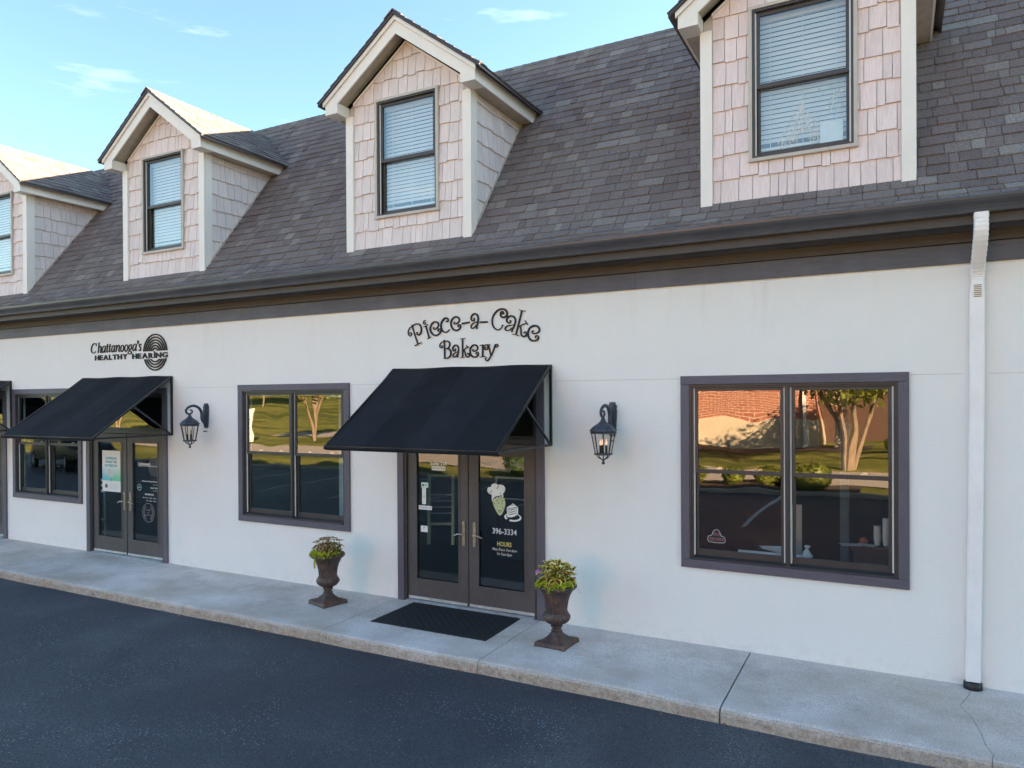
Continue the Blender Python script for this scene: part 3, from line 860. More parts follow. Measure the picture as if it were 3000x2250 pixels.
    def sash(y0, y1, z0, z1, bl, bt):
        mb = MB(); st = 0.030
        mb.box(sx0, sx0+st, y0, y1, z0, z1); mb.box(sx1-st, sx1, y0, y1, z0, z1)
        mb.box(sx0+st, sx1-st, y0+0.0003, y1, z0, z0+bl); mb.box(sx0+st, sx1-st, y0+0.0003, y1, z1-bt, z1)
        mb.build('sash', 'frame_brown', d, bevel=0.002)
        MB().box(sx0+st, sx1-st, (y0+y1)/2, (y0+y1)/2+0.004, z0+bl, z1-bt).build('pane', 'glass_up', d)
    sash(0.013, 0.045, zm-0.022, iz1-0.023, 0.044, 0.034)
    sash(0.050, 0.082, iz0+0.021, zm+0.022, 0.050, 0.040)
    # venetian blind
    bz0, bz1 = iz0+0.03, iz1-0.03
    by = 0.125
    nsl = int((bz1-bz0-0.09)/0.0475)
    bot = r.uniform(0.10, 0.14)
    for i in range(nsl):
        z = bz1-0.09-i*0.0475
        if z < bz0+bot: break
        mb = MB(); tilt = 0.0232
        mb.add([(sx0, by-0.009, z-tilt), (sx1, by-0.009, z-tilt), (sx1, by+0.013, z+tilt), (sx0, by+0.013, z+tilt),
                (sx0, by-0.006, z-tilt), (sx1, by-0.006, z-tilt), (sx1, by+0.016, z+tilt), (sx0, by+0.016, z+tilt)],
               [(0, 1, 2, 3), (7, 6, 5, 4), (0, 4, 5, 1), (2, 6, 7, 3)])
        mb.build('blind_slat', 'blind', d)
    MB().box(sx0, sx1, by-0.02, by+0.02, bz1-0.055, bz1).build('blind_headrail', 'blind', d)
    MB().box(sx0, sx1, by-0.014, by+0.014, bz0+bot-0.05, bz0+bot-0.025).build('blind_bottom_rail', 'blind', d)
    for fx in (0.14, 0.5, 0.86):
        x = sx0+(sx1-sx0)*fx
        MB().box(x-0.0025, x+0.0025, by-0.020, by-0.018, bz0+bot-0.04, bz1-0.05).build('blind_cord', 'blind', d)
    MB().box(-0.88, 0.88, 0.30, 0.32, 4.5, 6.5).build('room_backdrop', 'room_blue', d)
    return d
M['blind'] = simple('blind', (0.82, 0.80, 0.78), 0.5, 0, 0.03)
M['room_blue'] = simple('room_blue', (0.16, 0.19, 0.22), 0.8)
m, nt, out = new_mat('window_film')
tr = N(nt, "ShaderNodeBsdfTransparent"); df = N(nt, "ShaderNodeBsdfDiffuse"); df.inputs[0].default_value = (0.75, 0.78, 0.80, 1); mx = N(nt, "ShaderNodeMixShader")
nt.links.new(ramp(nt, noise(nt, coords(nt, (1.6, 1, 0.7)), 34, 5, 0.7), [(0.40, 0.05), (0.62, 0.60)]), mx.inputs[0]); nt.links.new(tr.outputs[0], mx.inputs[1]); nt.links.new(df.outputs[0], mx.inputs[2]); nt.links.new(mx.outputs[0], out.inputs[0])
M['window_film'] = m
dormers = []
for i, xc in enumerate(D_XC):
    dormers.append(dormer(xc, 100+i, pink=(i == 4), win_off=0.0))
shake_pieces.sort(key=lambda q: -q[0])
leftover = {}
for k, (ar, mb, d, mn) in enumerate(shake_pieces):
    if k < 295 and ar > 60: mb.build('shake', mn, d)
    else:
        R_ = leftover.setdefault(d.name, (MB(), d, mn))[0]
        kk = len(R_.v); R_.v += mb.v; R_.f += [tuple(i+kk for i in f) for f in mb.f]; R_.t += mb.t; R_.mi += mb.mi
for R_, d, mn in leftover.values(): R_.build('shake_siding', mn, d, kind='stuff')
# scraped film and the card in the nearest dormer's lower sash
dn = dormers[-1]
fr = random.Random(3)
def blob(mb, pts, y):
    mb.face([(p[0], y, p[1]) for p in pts])
mb = MB()
film = [[(-0.22, 4.93), (-0.19, 5.02), (-0.09, 5.18), (-0.05, 5.30), (-0.02, 5.42), (0.0, 5.53), (0.012, 5.38), (0.05, 5.27), (0.12, 5.18), (0.15, 5.05), (0.155, 4.98), (0.05, 4.99), (0.045, 5.10), (-0.03, 5.09), (-0.04, 4.99), (-0.10, 5.02), (-0.12, 4.94)],
        [(-0.25, 4.98), (-0.235, 4.975), (-0.06, 5.27), (-0.07, 5.28), (-0.16, 5.14)],
        [(-0.13, 5.19), (-0.12, 5.19), (-0.08, 5.25), (-0.09, 5.25)]]
for k in range(9):
    x = fr.uniform(0.18, 0.38); z = fr.uniform(5.22, 5.40); L = fr.uniform(0.03, 0.10); w = fr.uniform(0.006, 0.014)
    film.append([(x, z), (x+w, z-0.005), (x+w*1.6+L*0.35, z+L), (x+L*0.35, z+L+0.006)])
for k in range(14):
    x = fr.uniform(0.05, 0.40); z = fr.uniform(5.36, 5.50); w = fr.uniform(0.004, 0.016)
    film.append([(x-w, z), (x, z-w*0.7), (x+w, z), (x, z+w*0.7)])
for pl in film: blob(mb, [(p[0], p[1]) for p in pl], 0.0640)
mb.build('scraped_film', 'window_film', dn)
card = MB().box(-0.78+0.155, -0.78+0.355, 0.078, 0.083, 4.935, 5.16).build('card', 'paper')
tag(card, 'white card propped in the lower right corner of the nearest dormer window', 'card')

# ------------------------------------------------------------------ ground-floor windows
def text_mesh(s, size, extrude=0.0, bold=0.0):
    cu = bpy.data.curves.new("t", 'FONT'); cu.body = s; cu.size = size; cu.extrude = extrude; cu.offset = bold
    cu.resolution_u = 4
    o = bpy.data.objects.new("t", cu); COL.objects.link(o)
    dg = bpy.context.evaluated_depsgraph_get(); dg.update()
    me = bpy.data.meshes.new_from_object(o.evaluated_get(dg))
    bpy.data.objects.remove(o); bpy.data.curves.remove(cu)
    return me
def text_fit(s, x0, x1, z0, z1, y, mat, parent, name='lettering', extrude=0.0, bold=0.0, shear=0.0, slope=0.0):
    """bfont words stretched into the given box on a wall-parallel plane"""
    me = text_mesh(s, 1.0, extrude, bold)
    xs_ = [v.co.x for v in me.vertices]; zs_ = [v.co.y for v in me.vertices]
    a, b, c, d_ = min(xs_), max(xs_), min(zs_), max(zs_)
    for v in me.vertices:
        h = (v.co.y-c)/(d_-c); w = (v.co.x-a)/(b-a)
        z = z0+(z1-z0)*h; dep = v.co.z
        v.co = (x0+(x1-x0)*w+shear*(z-z0), y-dep, z+slope*(x1-x0)*w)
    me.flip_normals()
    me.materials.clear(); me.materials.append(M[mat])
    o = bpy.data.objects.new(name, me); COL.objects.link(o)
    if parent is not None: o.parent = parent
    return o

def shop_window(xc):
    w = bpy.data.objects.new('window', None); COL.objects.link(w); w.parent = B_; w.location = (xc, 0, 0)
    H = 1.033; z0, z1 = 0.795, 2.756; c = 0.088
    for b in ((-H, H, z1-0.086, z1), (-H, H, z0, z0+0.086)):
        MB().box(b[0], b[1], -0.030, -0.001, b[2], b[3]).build('casing_board', 'trim_grey', w, bevel=0.003)
    for b in ((-H, -H+c), (H-c, H)):
        MB().box(b[0], b[1], -0.028, -0.001, z0+0.0875, z1-0.0875).build('casing_board', 'trim_grey_v', w, bevel=0.003)
    i0, i1 = -H+c, H-c
    mb = MB()   # outer frame and stops
    for a, y0, y1 in ((0.0, -0.018, 0.10), (0.018, -0.004, 0.10)):
        t = 0.018
        mb.box(i0+a, i0+a+t, y0, y1, z0+0.088, z1-0.088); mb.box(i1-a-t, i1-a, y0, y1, z0+0.088, z1-0.088)
        mb.box(i0+a+t, i1-a-t, y0+0.0004, y1, z1-0.088-a-t, z1-0.088-a)
    mb.box(i0+0.036, i1-0.036, -0.020, 0.10, z0+0.088, z0+0.105)
    mb.add([(i0+0.036, -0.012, z0+0.105), (i1-0.036, -0.012, z0+0.105), (i1-0.036, 0.09, z0+0.132), (i0+0.036, 0.09, z0+0.132)], [(0, 1, 2, 3)])
    mb.build('window_frame', 'frame_dark', w, bevel=0.002)
    mb = MB(); mb.box(-0.022, 0.022, -0.012, 0.10, z0+0.106, z1-0.125); mb.box(-0.010, 0.010, -0.020, -0.0125, z0+0.106, z1-0.125)
    mb.build('mullion', 'frame_dark', w, bevel=0.002)
    for u0, u1 in ((i0+0.0365, -0.0225), (0.0225, i1-0.0365)):
        for xx in (u0, u1-0.014):
            MB().box(xx, xx+0.014, 0.018, 0.030, z0+0.128, z1-0.1255).build('jamb_liner', 'jamb_white', w)
        s0, s1 = u0+0.0145, u1-0.0145
        zm = 1.786; zt = z1-0.1255; zb = z0+0.122
        for (y0, y1, a, b, bl, bt) in ((0.012, 0.044, zm-0.022, zt, 0.040, 0.030), (0.050, 0.082, zb, zm+0.020, 0.062, 0.036)):
            st = 0.030; mb = MB()
            mb.box(s0, s0+st, y0, y1, a, b); mb.box(s1-st, s1, y0, y1, a, b)
            mb.box(s0+st, s1-st, y0+0.0003, y1, a, a+bl); mb.box(s0+st, s1-st, y0+0.0003, y1, b-bt, b)
            mb.build('sash', 'frame_dark', w, bevel=0.002)
            MB().box(s0+st, s1-st, (y0+y1)/2-0.004, (y0+y1)/2, a+bl, b-bt).build('pane', 'glass', w)
        for f in (0.27, 0.73):
            x = s0+(s1-s0)*f
            mb = MB(); mb.box(x-0.028, x+0.028, 0.046, 0.080, zm+0.0205, zm+0.030); mb.box(x-0.008, x+0.030, 0.052, 0.066, zm+0.030, zm+0.042)
            mb.build('sash_lock', 'nickel', w)
    return w
for x in WINS: shop_window(x)

# ------------------------------------------------------------------ entrances
def entrance(xc):
    e = bpy.data.objects.new('door_frame', None); COL.objects.link(e); e.parent = B_; e.location = (xc, 0, 0)
    H = 1.025; c = 0.095
    for sgn in (-1, 1):
        MB().box(sgn*(H-c), sgn*H, -0.030, -0.001, -0.01, DZ1-0.0885).build('casing_board', 'trim_grey_v', e, bevel=0.003)
        MB().box(sgn*(H-c), sgn*(H-c-0.035), -0.012, 0.12, 0.0, DZ1-0.089).build('jamb', 'frame_dark', e, bevel=0.002)
    MB().box(-H, H, -0.032, -0.001, DZ1-0.088, DZ1).build('casing_board', 'trim_grey', e, bevel=0.003)
    J = H-c-0.035
    MB().box(-J, J, -0.004, 0.12, DZ1-0.125, DZ1-0.089).build('head_jamb', 'frame_dark', e)
    MB().box(-J, J, -0.006, 0.10, 2.008, 2.070).build('transom_bar', 'frame_dark', e, bevel=0.003)
    mb = MB()
    mb.box(-J, -J+0.03, 0.02, 0.06, 2.071, DZ1-0.126); mb.box(J-0.03, J, 0.02, 0.06, 2.071, DZ1-0.126)
    mb.box(-J+0.03, J-0.03, 0.0205, 0.06, 2.071, 2.10); mb.box(-J+0.03, J-0.03, 0.0205, 0.06, DZ1-0.15, DZ1-0.126)
    mb.build('transom_sash', 'frame_dark', e)
    MB().box(-J+0.03, J-0.03, 0.036, 0.040, 2.10, DZ1-0.15).build('transom_pane', 'glass', e)
    mb = MB(); mb.extrude_x([(-0.055, 0.002), (-0.055, 0.014), (-0.02, 0.030), (0.10, 0.030), (0.10, 0.002)][::-1], -J, J); mb.build('threshold', 'alu', e)
    return e, J
def leaf(xc, J, side):
    """one glazed leaf; side -1 left, +1 right"""
    d = bpy.data.objects.new('door', None); COL.objects.link(d); d.parent = B_; d.location = (xc, 0, 0)
    x0, x1 = (-J+0.004, -0.004) if side < 0 else (0.004, J-0.004)
    st = 0.128; zb, zt = 0.036, 2.000; g0, g1 = x0+st, x1-st; gz0, gz1 = 0.290, 1.868
    y0, y1 = 0.014, 0.058
    mb = MB()
    mb.box(x0, g0, y0, y1, zb, zt); mb.box(g1, x1, y0, y1, zb, zt); mb.box(g0, g1, y0, y1, zb, gz0); mb.box(g0, g1, y0, y1, gz1, zt)
    mb.build('leaf_panel', 'door_paint', d)
    mb = MB()
    for b in ((g0-0.012, g0+0.010, gz0-0.012, gz1+0.012), (g1-0.010, g1+0.012, gz0-0.012, gz1+0.012)): mb.box(b[0], b[1], y0-0.006, y0-0.0002, b[2], b[3])
    mb.box(g0+0.0105, g1-0.0105, y0-0.006, y0-0.0002, gz0-0.012, gz0+0.010); mb.box(g0+0.0105, g1-0.0105, y0-0.006, y0-0.0002, gz1-0.010, gz1+0.012)
    mb.build('glazing_bead', 'door_paint', d)
    MB().box(g0, g1, 0.034, 0.040, gz0, gz1).build('pane', 'glass_door', d)
    MB().box(x0+0.01, x1-0.01, y0-0.007, y0-0.0002, zb+0.004, zb+0.036).build('door_sweep', 'alu', d)
    # handle: plate, lever, cylinder
    hx = (x1-0.062) if side < 0 else (x0+0.080)
    mb = MB()
    pl = [(hx+0.019*cos(t)*1.0, 0.985+0.062*(1 if sin(t) > 0 else -1)*min(1, abs(sin(t))*3)**0.5+0.012*sin(t)) for t in [i*pi/12 for i in range(24)]]
    a = [(hx-0.018, 0.76), (hx+0.018, 0.76), (hx+0.022, 0.775), (hx+0.020, 0.99), (hx+0.017, 1.045), (hx+0.008, 1.062), (hx-0.008, 1.062), (hx-0.017, 1.045), (hx-0.020, 0.99), (hx-0.022, 0.775)]
    mb.prism(a, y0-0.009, y0-0.0003)
    mb.build('handle_plate', 'brass', d, bevel=0.002)
    mb = MB(); s = -1 if side < 0 else 1
    mb.tube([(hx, y0-0.008, 0.905), (hx, y0-0.045, 0.905)], 0.011, 10)
    mb.tube(catmull([(hx, y0-0.048, 0.905), (hx+s*0.045, y0-0.050, 0.908), (hx+s*0.085, y0-0.046, 0.897), (hx+s*0.115, y0-0.044, 0.884), (hx+s*0.128, y0-0.048, 0.888)], 4), [0.0095]*4+[0.009]*4+[0.0075]*4+[0.006]*4+[0.005], 8)
    mb.build('door_lever', 'nickel', d, smooth=True)
    mb = MB(); mb.tube([(hx, y0-0.008, 1.038), (hx, y0-0.022, 1.038)], 0.013, 12); mb.build('lock_button', 'nickel', d)
    mb = MB(); mb.tube([(hx, y0-0.008, 0.800), (hx, y0-0.020, 0.800)], 0.012, 12); mb.box(hx-0.003, hx+0.003, y0-0.026, y0-0.020, 0.79, 0.81); mb.build('key_cylinder', 'nickel', d)
    for hz in (0.28, 1.05, 1.80):
        x = x0-0.004 if side < 0 else x1+0.004
        mb = MB(); mb.tube([(x, y0-0.006, hz-0.05), (x, y0-0.006, hz+0.05)], 0.007, 8); mb.build('hinge', 'hinge', d)
    return d, g0, g1, y0
DOORLEAF = []
for x in DOORS:
    e, J = entrance(x)
    L = leaf(x, J, -1); R = leaf(x, J, 1)
    box_part('astragal', 'door_paint', L[0], -0.020, -0.0035, 0.006, 0.0138, 0.04, 1.998)
    DOORLEAF.append((L, R))

# interior behind the glass
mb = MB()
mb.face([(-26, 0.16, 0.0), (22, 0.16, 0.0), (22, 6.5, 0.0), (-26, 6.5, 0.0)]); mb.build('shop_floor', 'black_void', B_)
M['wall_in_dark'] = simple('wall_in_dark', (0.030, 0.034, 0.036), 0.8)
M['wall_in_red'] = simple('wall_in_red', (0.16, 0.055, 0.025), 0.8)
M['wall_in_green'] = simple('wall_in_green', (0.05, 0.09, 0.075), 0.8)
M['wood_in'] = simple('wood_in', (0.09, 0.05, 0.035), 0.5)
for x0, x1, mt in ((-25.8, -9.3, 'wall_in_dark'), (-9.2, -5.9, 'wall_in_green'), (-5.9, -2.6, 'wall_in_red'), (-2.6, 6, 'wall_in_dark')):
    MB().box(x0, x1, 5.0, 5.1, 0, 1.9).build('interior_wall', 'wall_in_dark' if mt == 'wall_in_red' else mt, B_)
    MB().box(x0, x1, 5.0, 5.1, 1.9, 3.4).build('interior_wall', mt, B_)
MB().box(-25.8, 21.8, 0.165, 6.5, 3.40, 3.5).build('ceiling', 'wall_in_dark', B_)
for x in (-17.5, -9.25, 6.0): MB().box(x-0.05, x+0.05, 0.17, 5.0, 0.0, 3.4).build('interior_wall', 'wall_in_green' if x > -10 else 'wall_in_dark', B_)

M['blue_ink'] = simple('blue_ink', (0.02, 0.05, 0.30), 0.5)
M['wall_pale'] = simple('wall_pale', (0.50, 0.60, 0.60), 0.7)
M['pale_post'] = simple('pale_post', (0.13, 0.16, 0.17), 0.6)
M['grit'] = simple('grit', (0.16, 0.12, 0.08), 0.9, 0, 0.5, 60)
M['dead_leaf'] = simple('dead_leaf', (0.30, 0.15, 0.05), 0.8, 0, 0.4, 60)
# ------------------------------------------------------------------ downspout
ds = bpy.data.objects.new('downspout', None); COL.objects.link(ds); ds.parent = B_; ds.location = (0, 0, 0)
M['downspout'] = simple('downspout', (0.88, 0.84, 0.84), 0.42, 0, 0.06, 3)
def rect_sweep(path, w, dpt, n_rib=0):
    """rectangular pipe along a path in the y-z plane; path: (x, y, z)"""
    mb = MB(); P = [Vector(p) for p in path]
    ring = []
    for i, p in enumerate(P):
        d = (P[min(i+1, len(P)-1)]-P[max(i-1, 0)]).normalized()
        nrm = Vector((0, d.z, -d.y)).normalized()
        if nrm.y > 0: nrm = -nrm
        ring.append((p, nrm))
    k = 0
    for i, (p, nn) in enumerate(ring):
        q = n_rib and (i % 2) and 3 < i < len(ring)-4
        ww = w/2-(0.003 if q else 0); dd = dpt/2-(0.002 if q else 0); c = 0.010
        for (a, b) in ((-ww+c, dd), (ww-c, dd), (ww, dd-c), (ww, -dd), (-ww, -dd), (-ww, dd-c)):
            mb.v.append((p.x+a, p.y+nn.y*b, p.z+nn.z*b))
    m_ = 6
    for i in range(len(ring)-1):
        for j in range(m_):
            mb.f.append((i*m_+j, (i+1)*m_+j, (i+1)*m_+(j+1) % m_, i*m_+(j+1) % m_)); mb.t.append(0.5); mb.mi.append(0)
    mb.f.append(tuple(range(m_))); mb.f.append(tuple((len(ring)-1)*m_+j for j in range(m_-1, -1, -1))); mb.t += [0.5]*2; mb.mi += [0]*2
    return mb
elb = catmull([(0.628, -0.395, 4.055), (0.628, -0.395, 3.98), (0.628, -0.385, 3.90), (0.628, -0.33, 3.82), (0.628, -0.22, 3.73), (0.628, -0.11, 3.64), (0.628, -0.062, 3.57), (0.628, -0.055, 3.50), (0.628, -0.055, 3.44)], 5)
rect_sweep(elb, 0.104, 0.078, 1).build('elbow', 'downspout', ds)
rect_sweep([(0.627, -0.052, 3.46), (0.622, -0.052, 2.5), (0.612, -0.052, 1.6), (0.600, -0.052, 0.8), (0.588, -0.052, 0.075)], 0.110, 0.082).build('pipe', 'downspout', ds)
mb = MB(); mb.lathe([(0.070, 0.0), (0.074, 0.012), (0.070, 0.058), (0.062, 0.066), (0.055, 0.066), (0.055, 0.03)], 24, (0.588, -0.06, 0.006)); mb.build('drain_boot', 'black_plastic', ds, smooth=True, auto=40)
M['mud_stain'] = simple('mud_stain', (0.30, 0.22, 0.13), 0.8, 0, 0.25, 12)
mb = MB()
for k in range(7):
    mb.box(0.600+0.0*k, 0.656, -0.0995-0.0006, -0.0955, 3.480-0.016*k, 3.486-0.016*k)
mb.build('crimp_rust', 'mud_stain', ds)

# ------------------------------------------------------------------ awnings
def awning(xa, xb, label):
    a = thing('awning', label, 'awning', ((xa+xb)/2, 0, 2.02), group='black canvas awnings over the entrances')
    H = (xb-xa)/2; zt = 2.905-2.02; zb = -0.012; D = 1.27
    npan = 4
    for i in range(npan):
        x0 = -H+2*H*i/npan; x1 = -H+2*H*(i+1)/npan; mb = MB(); n = 14; m_ = 5
        vv = []
        for k in range(n+1):
            for q in range(m_+1):
                t = k/n; x = x0+(x1-x0)*q/m_
                sag = 0.016*sin(pi*t)+0.004*sin(7*x+5*t)+0.003*sin(19*x)*sin(pi*t)
                vv.append((x, -0.012-(D-0.012)*t, zt+0.016-(zt-zb)*t-sag))
        # roll under the front bar
        for q in range(m_+1):
            x = x0+(x1-x0)*q/m_
            vv.append((x, -D-0.016, zb-0.004)); 
        for q in range(m_+1):
            x = x0+(x1-x0)*q/m_
            vv.append((x, -D-0.004, zb-0.030))
        for q in range(m_+1):
            x = x0+(x1-x0)*q/m_
            vv.append((x, -D+0.045, zb-0.026+0.004*sin(40*x)))
        rows = n+4; c_ = m_+1
        fs = [(k*c_+q, (k+1)*c_+q, (k+1)*c_+q+1, k*c_+q+1) for k in range(rows-1) for q in range(m_)]
        mb.add(vv, fs, [0.85, 0.2, 0.75, 0.3][i])
        o = mb.build('canvas_panel', 'canvas', a, smooth=True)
        md = o.modifiers.new('thick', 'SOLIDIFY'); md.thickness = 0.002; md.offset = -1; md.use_rim = False
    # seams, piping and lacing
    mb = MB(); r_ = random.Random(5)
    x = -H+0.02
    while x < H-0.02:
        mb.tube([(x, -D-0.008, zb-0.028), (x+0.010, -D+0.01, zb-0.033), (x+0.016, -D+0.05, zb-0.030)], 0.0026, 5); x += 0.026
    mb.build('lacing', 'lace', a, kind='stuff')
    # frame: wall posts, rafters, arms, braces, cross bars
    b = 0.0125
    def bar(p, q, w=b):
        mb = MB(); mb.tube([p, q], w*1.3, 4); return mb
    for sgn in (-1, 1):
        x = sgn*(H-0.016)
        MB().box(x-b, x+b, -0.030, -0.002, -0.02, zt).build('wall_post', 'awning_frame', a)
        bar((x, -0.018, zt-0.004), (x, -D, zb+0.004)).build('rafter', 'awning_frame', a)
        MB().box(x-b, x+b, -D, -0.030, -0.022, 0.003).build('arm', 'awning_frame', a)
        bar((x, -0.03, -0.006), (x, -D*0.50, (zt+zb)*0.50-0.012), b*0.95).build('brace', 'awning_frame', a)
    MB().box(-H+0.004, H-0.004, -D-0.006, -D+0.019, -0.022, 0.003).build('front_bar', 'awning_frame', a)
    MB().box(-H+0.03, H-0.03, -0.030, -0.003, zt-0.02, zt+0.005).build('head_bar', 'awning_frame', a)
    MB().box(-H+0.03, H-0.03, -D*0.5-b, -D*0.5+b, (zt+zb)/2-0.062, (zt+zb)/2-0.038).build('mid_bar', 'awning_frame', a)
    return a
M['lace'] = simple('lace', (0.10, 0.10, 0.10), 0.7)
awning(-5.63, -3.41, 'black canvas awning over the bakery entrance, the nearest and whole in view')
awning(-12.12, -9.84, 'black canvas awning over the hearing clinic door, partly covering the window beside it')
awning(-16.52, -14.265, 'black canvas awning cut off by the left edge, only its right end showing')

# ------------------------------------------------------------------ wall lanterns
M['lantern_iron'] = simple('lantern_iron', (0.045, 0.055, 0.075), 0.42, 0.15, 0.25, 14, 0.001, 90)
M['candle'] = simple('candle', (0.02, 0.02, 0.02), 0.6)
def emis(name, col, st):
    m, nt, out = new_mat(name); e = N(nt, "ShaderNodeEmission"); e.inputs[0].default_value = (*col, 1); e.inputs[1].default_value = st
    nt.links.new(e.outputs[0], out.inputs[0]); M[name] = m
emis('bulb_lit', (1.0, 0.60, 0.42), 0.05)
M['bulb_off'] = simple('bulb_off', (0.55, 0.42, 0.26), 0.25)
def lantern(x, label, lit):
    L = thing('wall_lantern', label, 'lantern', (x, 0, 2.0), group='wall lanterns beside the entrances')
    mb = MB()
    sh = [(-0.030, 0.125), (0.030, 0.125), (0.040, 0.20), (0.050, 0.40), (0.044, 0.425), (0.050, 0.450), (0.034, 0.470), (0.028, 0.492), (-0.028, 0.492), (-0.034, 0.470), (-0.050, 0.450), (-0.044, 0.425), (-0.050, 0.40), (-0.040, 0.20)]
    mb.prism(sh, -0.030, -0.001); mb.prism([(p[0]*0.7, 0.31+(p[1]-0.31)*0.86) for p in sh], -0.046, -0.0305)
    mb.build('back_plate', 'lantern_iron', L, bevel=0.004)
    mb = MB()
    arm = catmull([(0, -0.044, 0.20), (0, -0.090, 0.265), (0, -0.100, 0.36), (0, -0.150, 0.430), (0, -0.235, 0.458), (0, -0.320, 0.437), (0, -0.362, 0.390), (0, -0.345, 0.350), (0, -0.300, 0.338), (0, -0.262, 0.358), (0, -0.262, 0.388), (0, -0.286, 0.396)], 6)
    rr = [0.023-0.013*i/(len(arm)-1) for i in range(len(arm))]
    mb.tube(arm, rr, 10); mb.lathe([(0.004, -0.012), (0.011, -0.006), (0.012, 0.004), (0.004, 0.011)], 10, (0, -0.286, 0.398)); mb.tube([(0, -0.365, 0.394), (0, -0.395, 0.402)], [0.009, 0.002], 8)
    mb.build('scroll_arm', 'lantern_iron', L, smooth=True)
    c = (0, -0.30, 0)
    mb = MB()
    cap = [(0.006, 0.345), (0.016, 0.338), (0.016, 0.325), (0.024, 0.318), (0.026, 0.305), (0.036, 0.290), (0.060, 0.268), (0.095, 0.247), (0.122, 0.222), (0.132, 0.205), (0.142, 0.203), (0.144, 0.192), (0.133, 0.188), (0.129, 0.180), (0.138, 0.176), (0.138, 0.166), (0.120, 0.163), (0.100, 0.163)]
    mb.lathe(cap[::-1], 8, c, a0=pi/8); mb.build('cap', 'lantern_iron', L)
    mb = MB()
    for k in range(8):
        t = pi/8+k*pi/4
        mb.tube([(c[0]+0.122*cos(t), c[1]+0.122*sin(t), 0.164), (c[0]+0.083*cos(t), c[1]+0.083*sin(t), -0.044)], 0.0058, 5)
        pts = [(0.068, -0.058), (0.060, -0.078), (0.036, -0.096), (0.014, -0.106), (0.006, -0.118)]
        mb.tube([(c[0]+r_*cos(t), c[1]+r_*sin(t), z) for r_, z in pts], 0.005, 6)
    mb.build('cage', 'lantern_iron', L)
    mb = MB(); mb.lathe([(0.03, -0.061), (0.088, -0.060), (0.098, -0.054), (0.098, -0.044), (0.088, -0.040), (0.03, -0.040)], 8, c, a0=pi/8); mb.build('base_ring', 'lantern_iron', L)
    mb = MB(); mb.lathe([(0.003, -0.160), (0.014, -0.154), (0.019, -0.143), (0.014, -0.131), (0.008, -0.126), (0.013, -0.120), (0.016, -0.112), (0.008, -0.104)], 12, c); mb.build('finial', 'lantern_iron', L, smooth=True)
    mb = MB(); k = 8
    for j in range(8):
        t0, t1 = pi/8+j*pi/4, pi/8+(j+1)*pi/4
        mb.face([(c[0]+0.083*cos(t0), c[1]+0.083*sin(t0), -0.040), (c[0]+0.083*cos(t1), c[1]+0.083*sin(t1), -0.040), (c[0]+0.121*cos(t1), c[1]+0.121*sin(t1), 0.163), (c[0]+0.121*cos(t0), c[1]+0.121*sin(t0), 0.163)])
    mb.build('glass_panes', 'glass_lantern', L)
    for k in range(3):
        t = pi/2+k*2*pi/3+0.5; q = (c[0]+0.034*cos(t), c[1]+0.034*sin(t), 0)
        mb = MB(); mb.lathe([(0.013, -0.040), (0.013, 0.042), (0.009, 0.044)], 10, q); mb.build('candle_sleeve', 'candle', L)
        mb = MB(); mb.lathe([(0.006, 0.044), (0.011, 0.056), (0.0125, 0.070), (0.008, 0.092), (0.002, 0.108)], 10, q); mb.build('bulb', 'bulb_lit' if lit else 'bulb_off', L, smooth=True)
    mb = MB(); mb.lathe([(0.004, -0.010), (0.011, -0.005), (0.011, 0.006), (0.004, 0.011)], 10, (0.0, -0.055, 0.075)); mb.tube([(0, -0.001, 0.075), (0, -0.055, 0.075)], 0.007, 8); mb.build('lower_stay', 'lantern_iron', L)
    return L
lantern(-2.695, 'dark iron lantern with glowing bulbs on the wall right of the bakery door', True)
lantern(-9.085, 'dark iron lantern with unlit bulbs on the wall right of the hearing clinic door', False)

# ------------------------------------------------------------------ lettering built from strokes
def spiral(cx, cz, r0, r1, a0, a1, n=14):
    return [(cx+(r0+(r1-r0)*i/n)*cos(a0+(a1-a0)*i/n), cz+(r0+(r1-r0)*i/n)*sin(a0+(a1-a0)*i/n)) for i in range(n+1)]
def stroke(mb, pts, w0, wm, w1, y, dep, to_w, ends=True):
    """a ribbon of varying width; to_w maps glyph (u, v) to wall (x, z)"""
    n = len(pts)
    if n < 2: return
    L_, R_ = [], []
    W = [to_w(*p) for p in pts]
    for i in range(n):
        a, b = W[max(0, i-1)], W[min(n-1, i+1)]
        dx, dz = b[0]-a[0], b[1]-a[1]; l = hypot(dx, dz) or 1
        t = i/(n-1); w = (w0+(wm-w0)*sin(pi*min(t, 0.5)) if t < 0.5 else w1+(wm-w1)*sin(pi*(1-t)))/2
        L_.append((W[i][0]-dz/l*w, W[i][1]+dx/l*w)); R_.append((W[i][0]+dz/l*w, W[i][1]-dx/l*w))
    k = len(mb.v)
    for q in (L_, R_): mb.v += [(p[0], y-dep, p[1]) for p in q]
    for q in (L_, R_): mb.v += [(p[0], y, p[1]) for p in q]
    A, Bq, C_, D_ = k, k+n, k+2*n, k+3*n
    for i in range(n-1):
        for f in ((A+i, Bq+i, Bq+i+1, A+i+1), (A+i, A+i+1, C_+i+1, C_+i), (Bq+i, D_+i, D_+i+1, Bq+i+1)):
            mb.f.append(f); mb.t.append(0.5); mb.mi.append(0)
    for f in ((A, C_, D_, Bq), (A+n-1, Bq+n-1, D_+n-1, C_+n-1)):
        mb.f.append(f); mb.t.append(0.5); mb.mi.append(0)
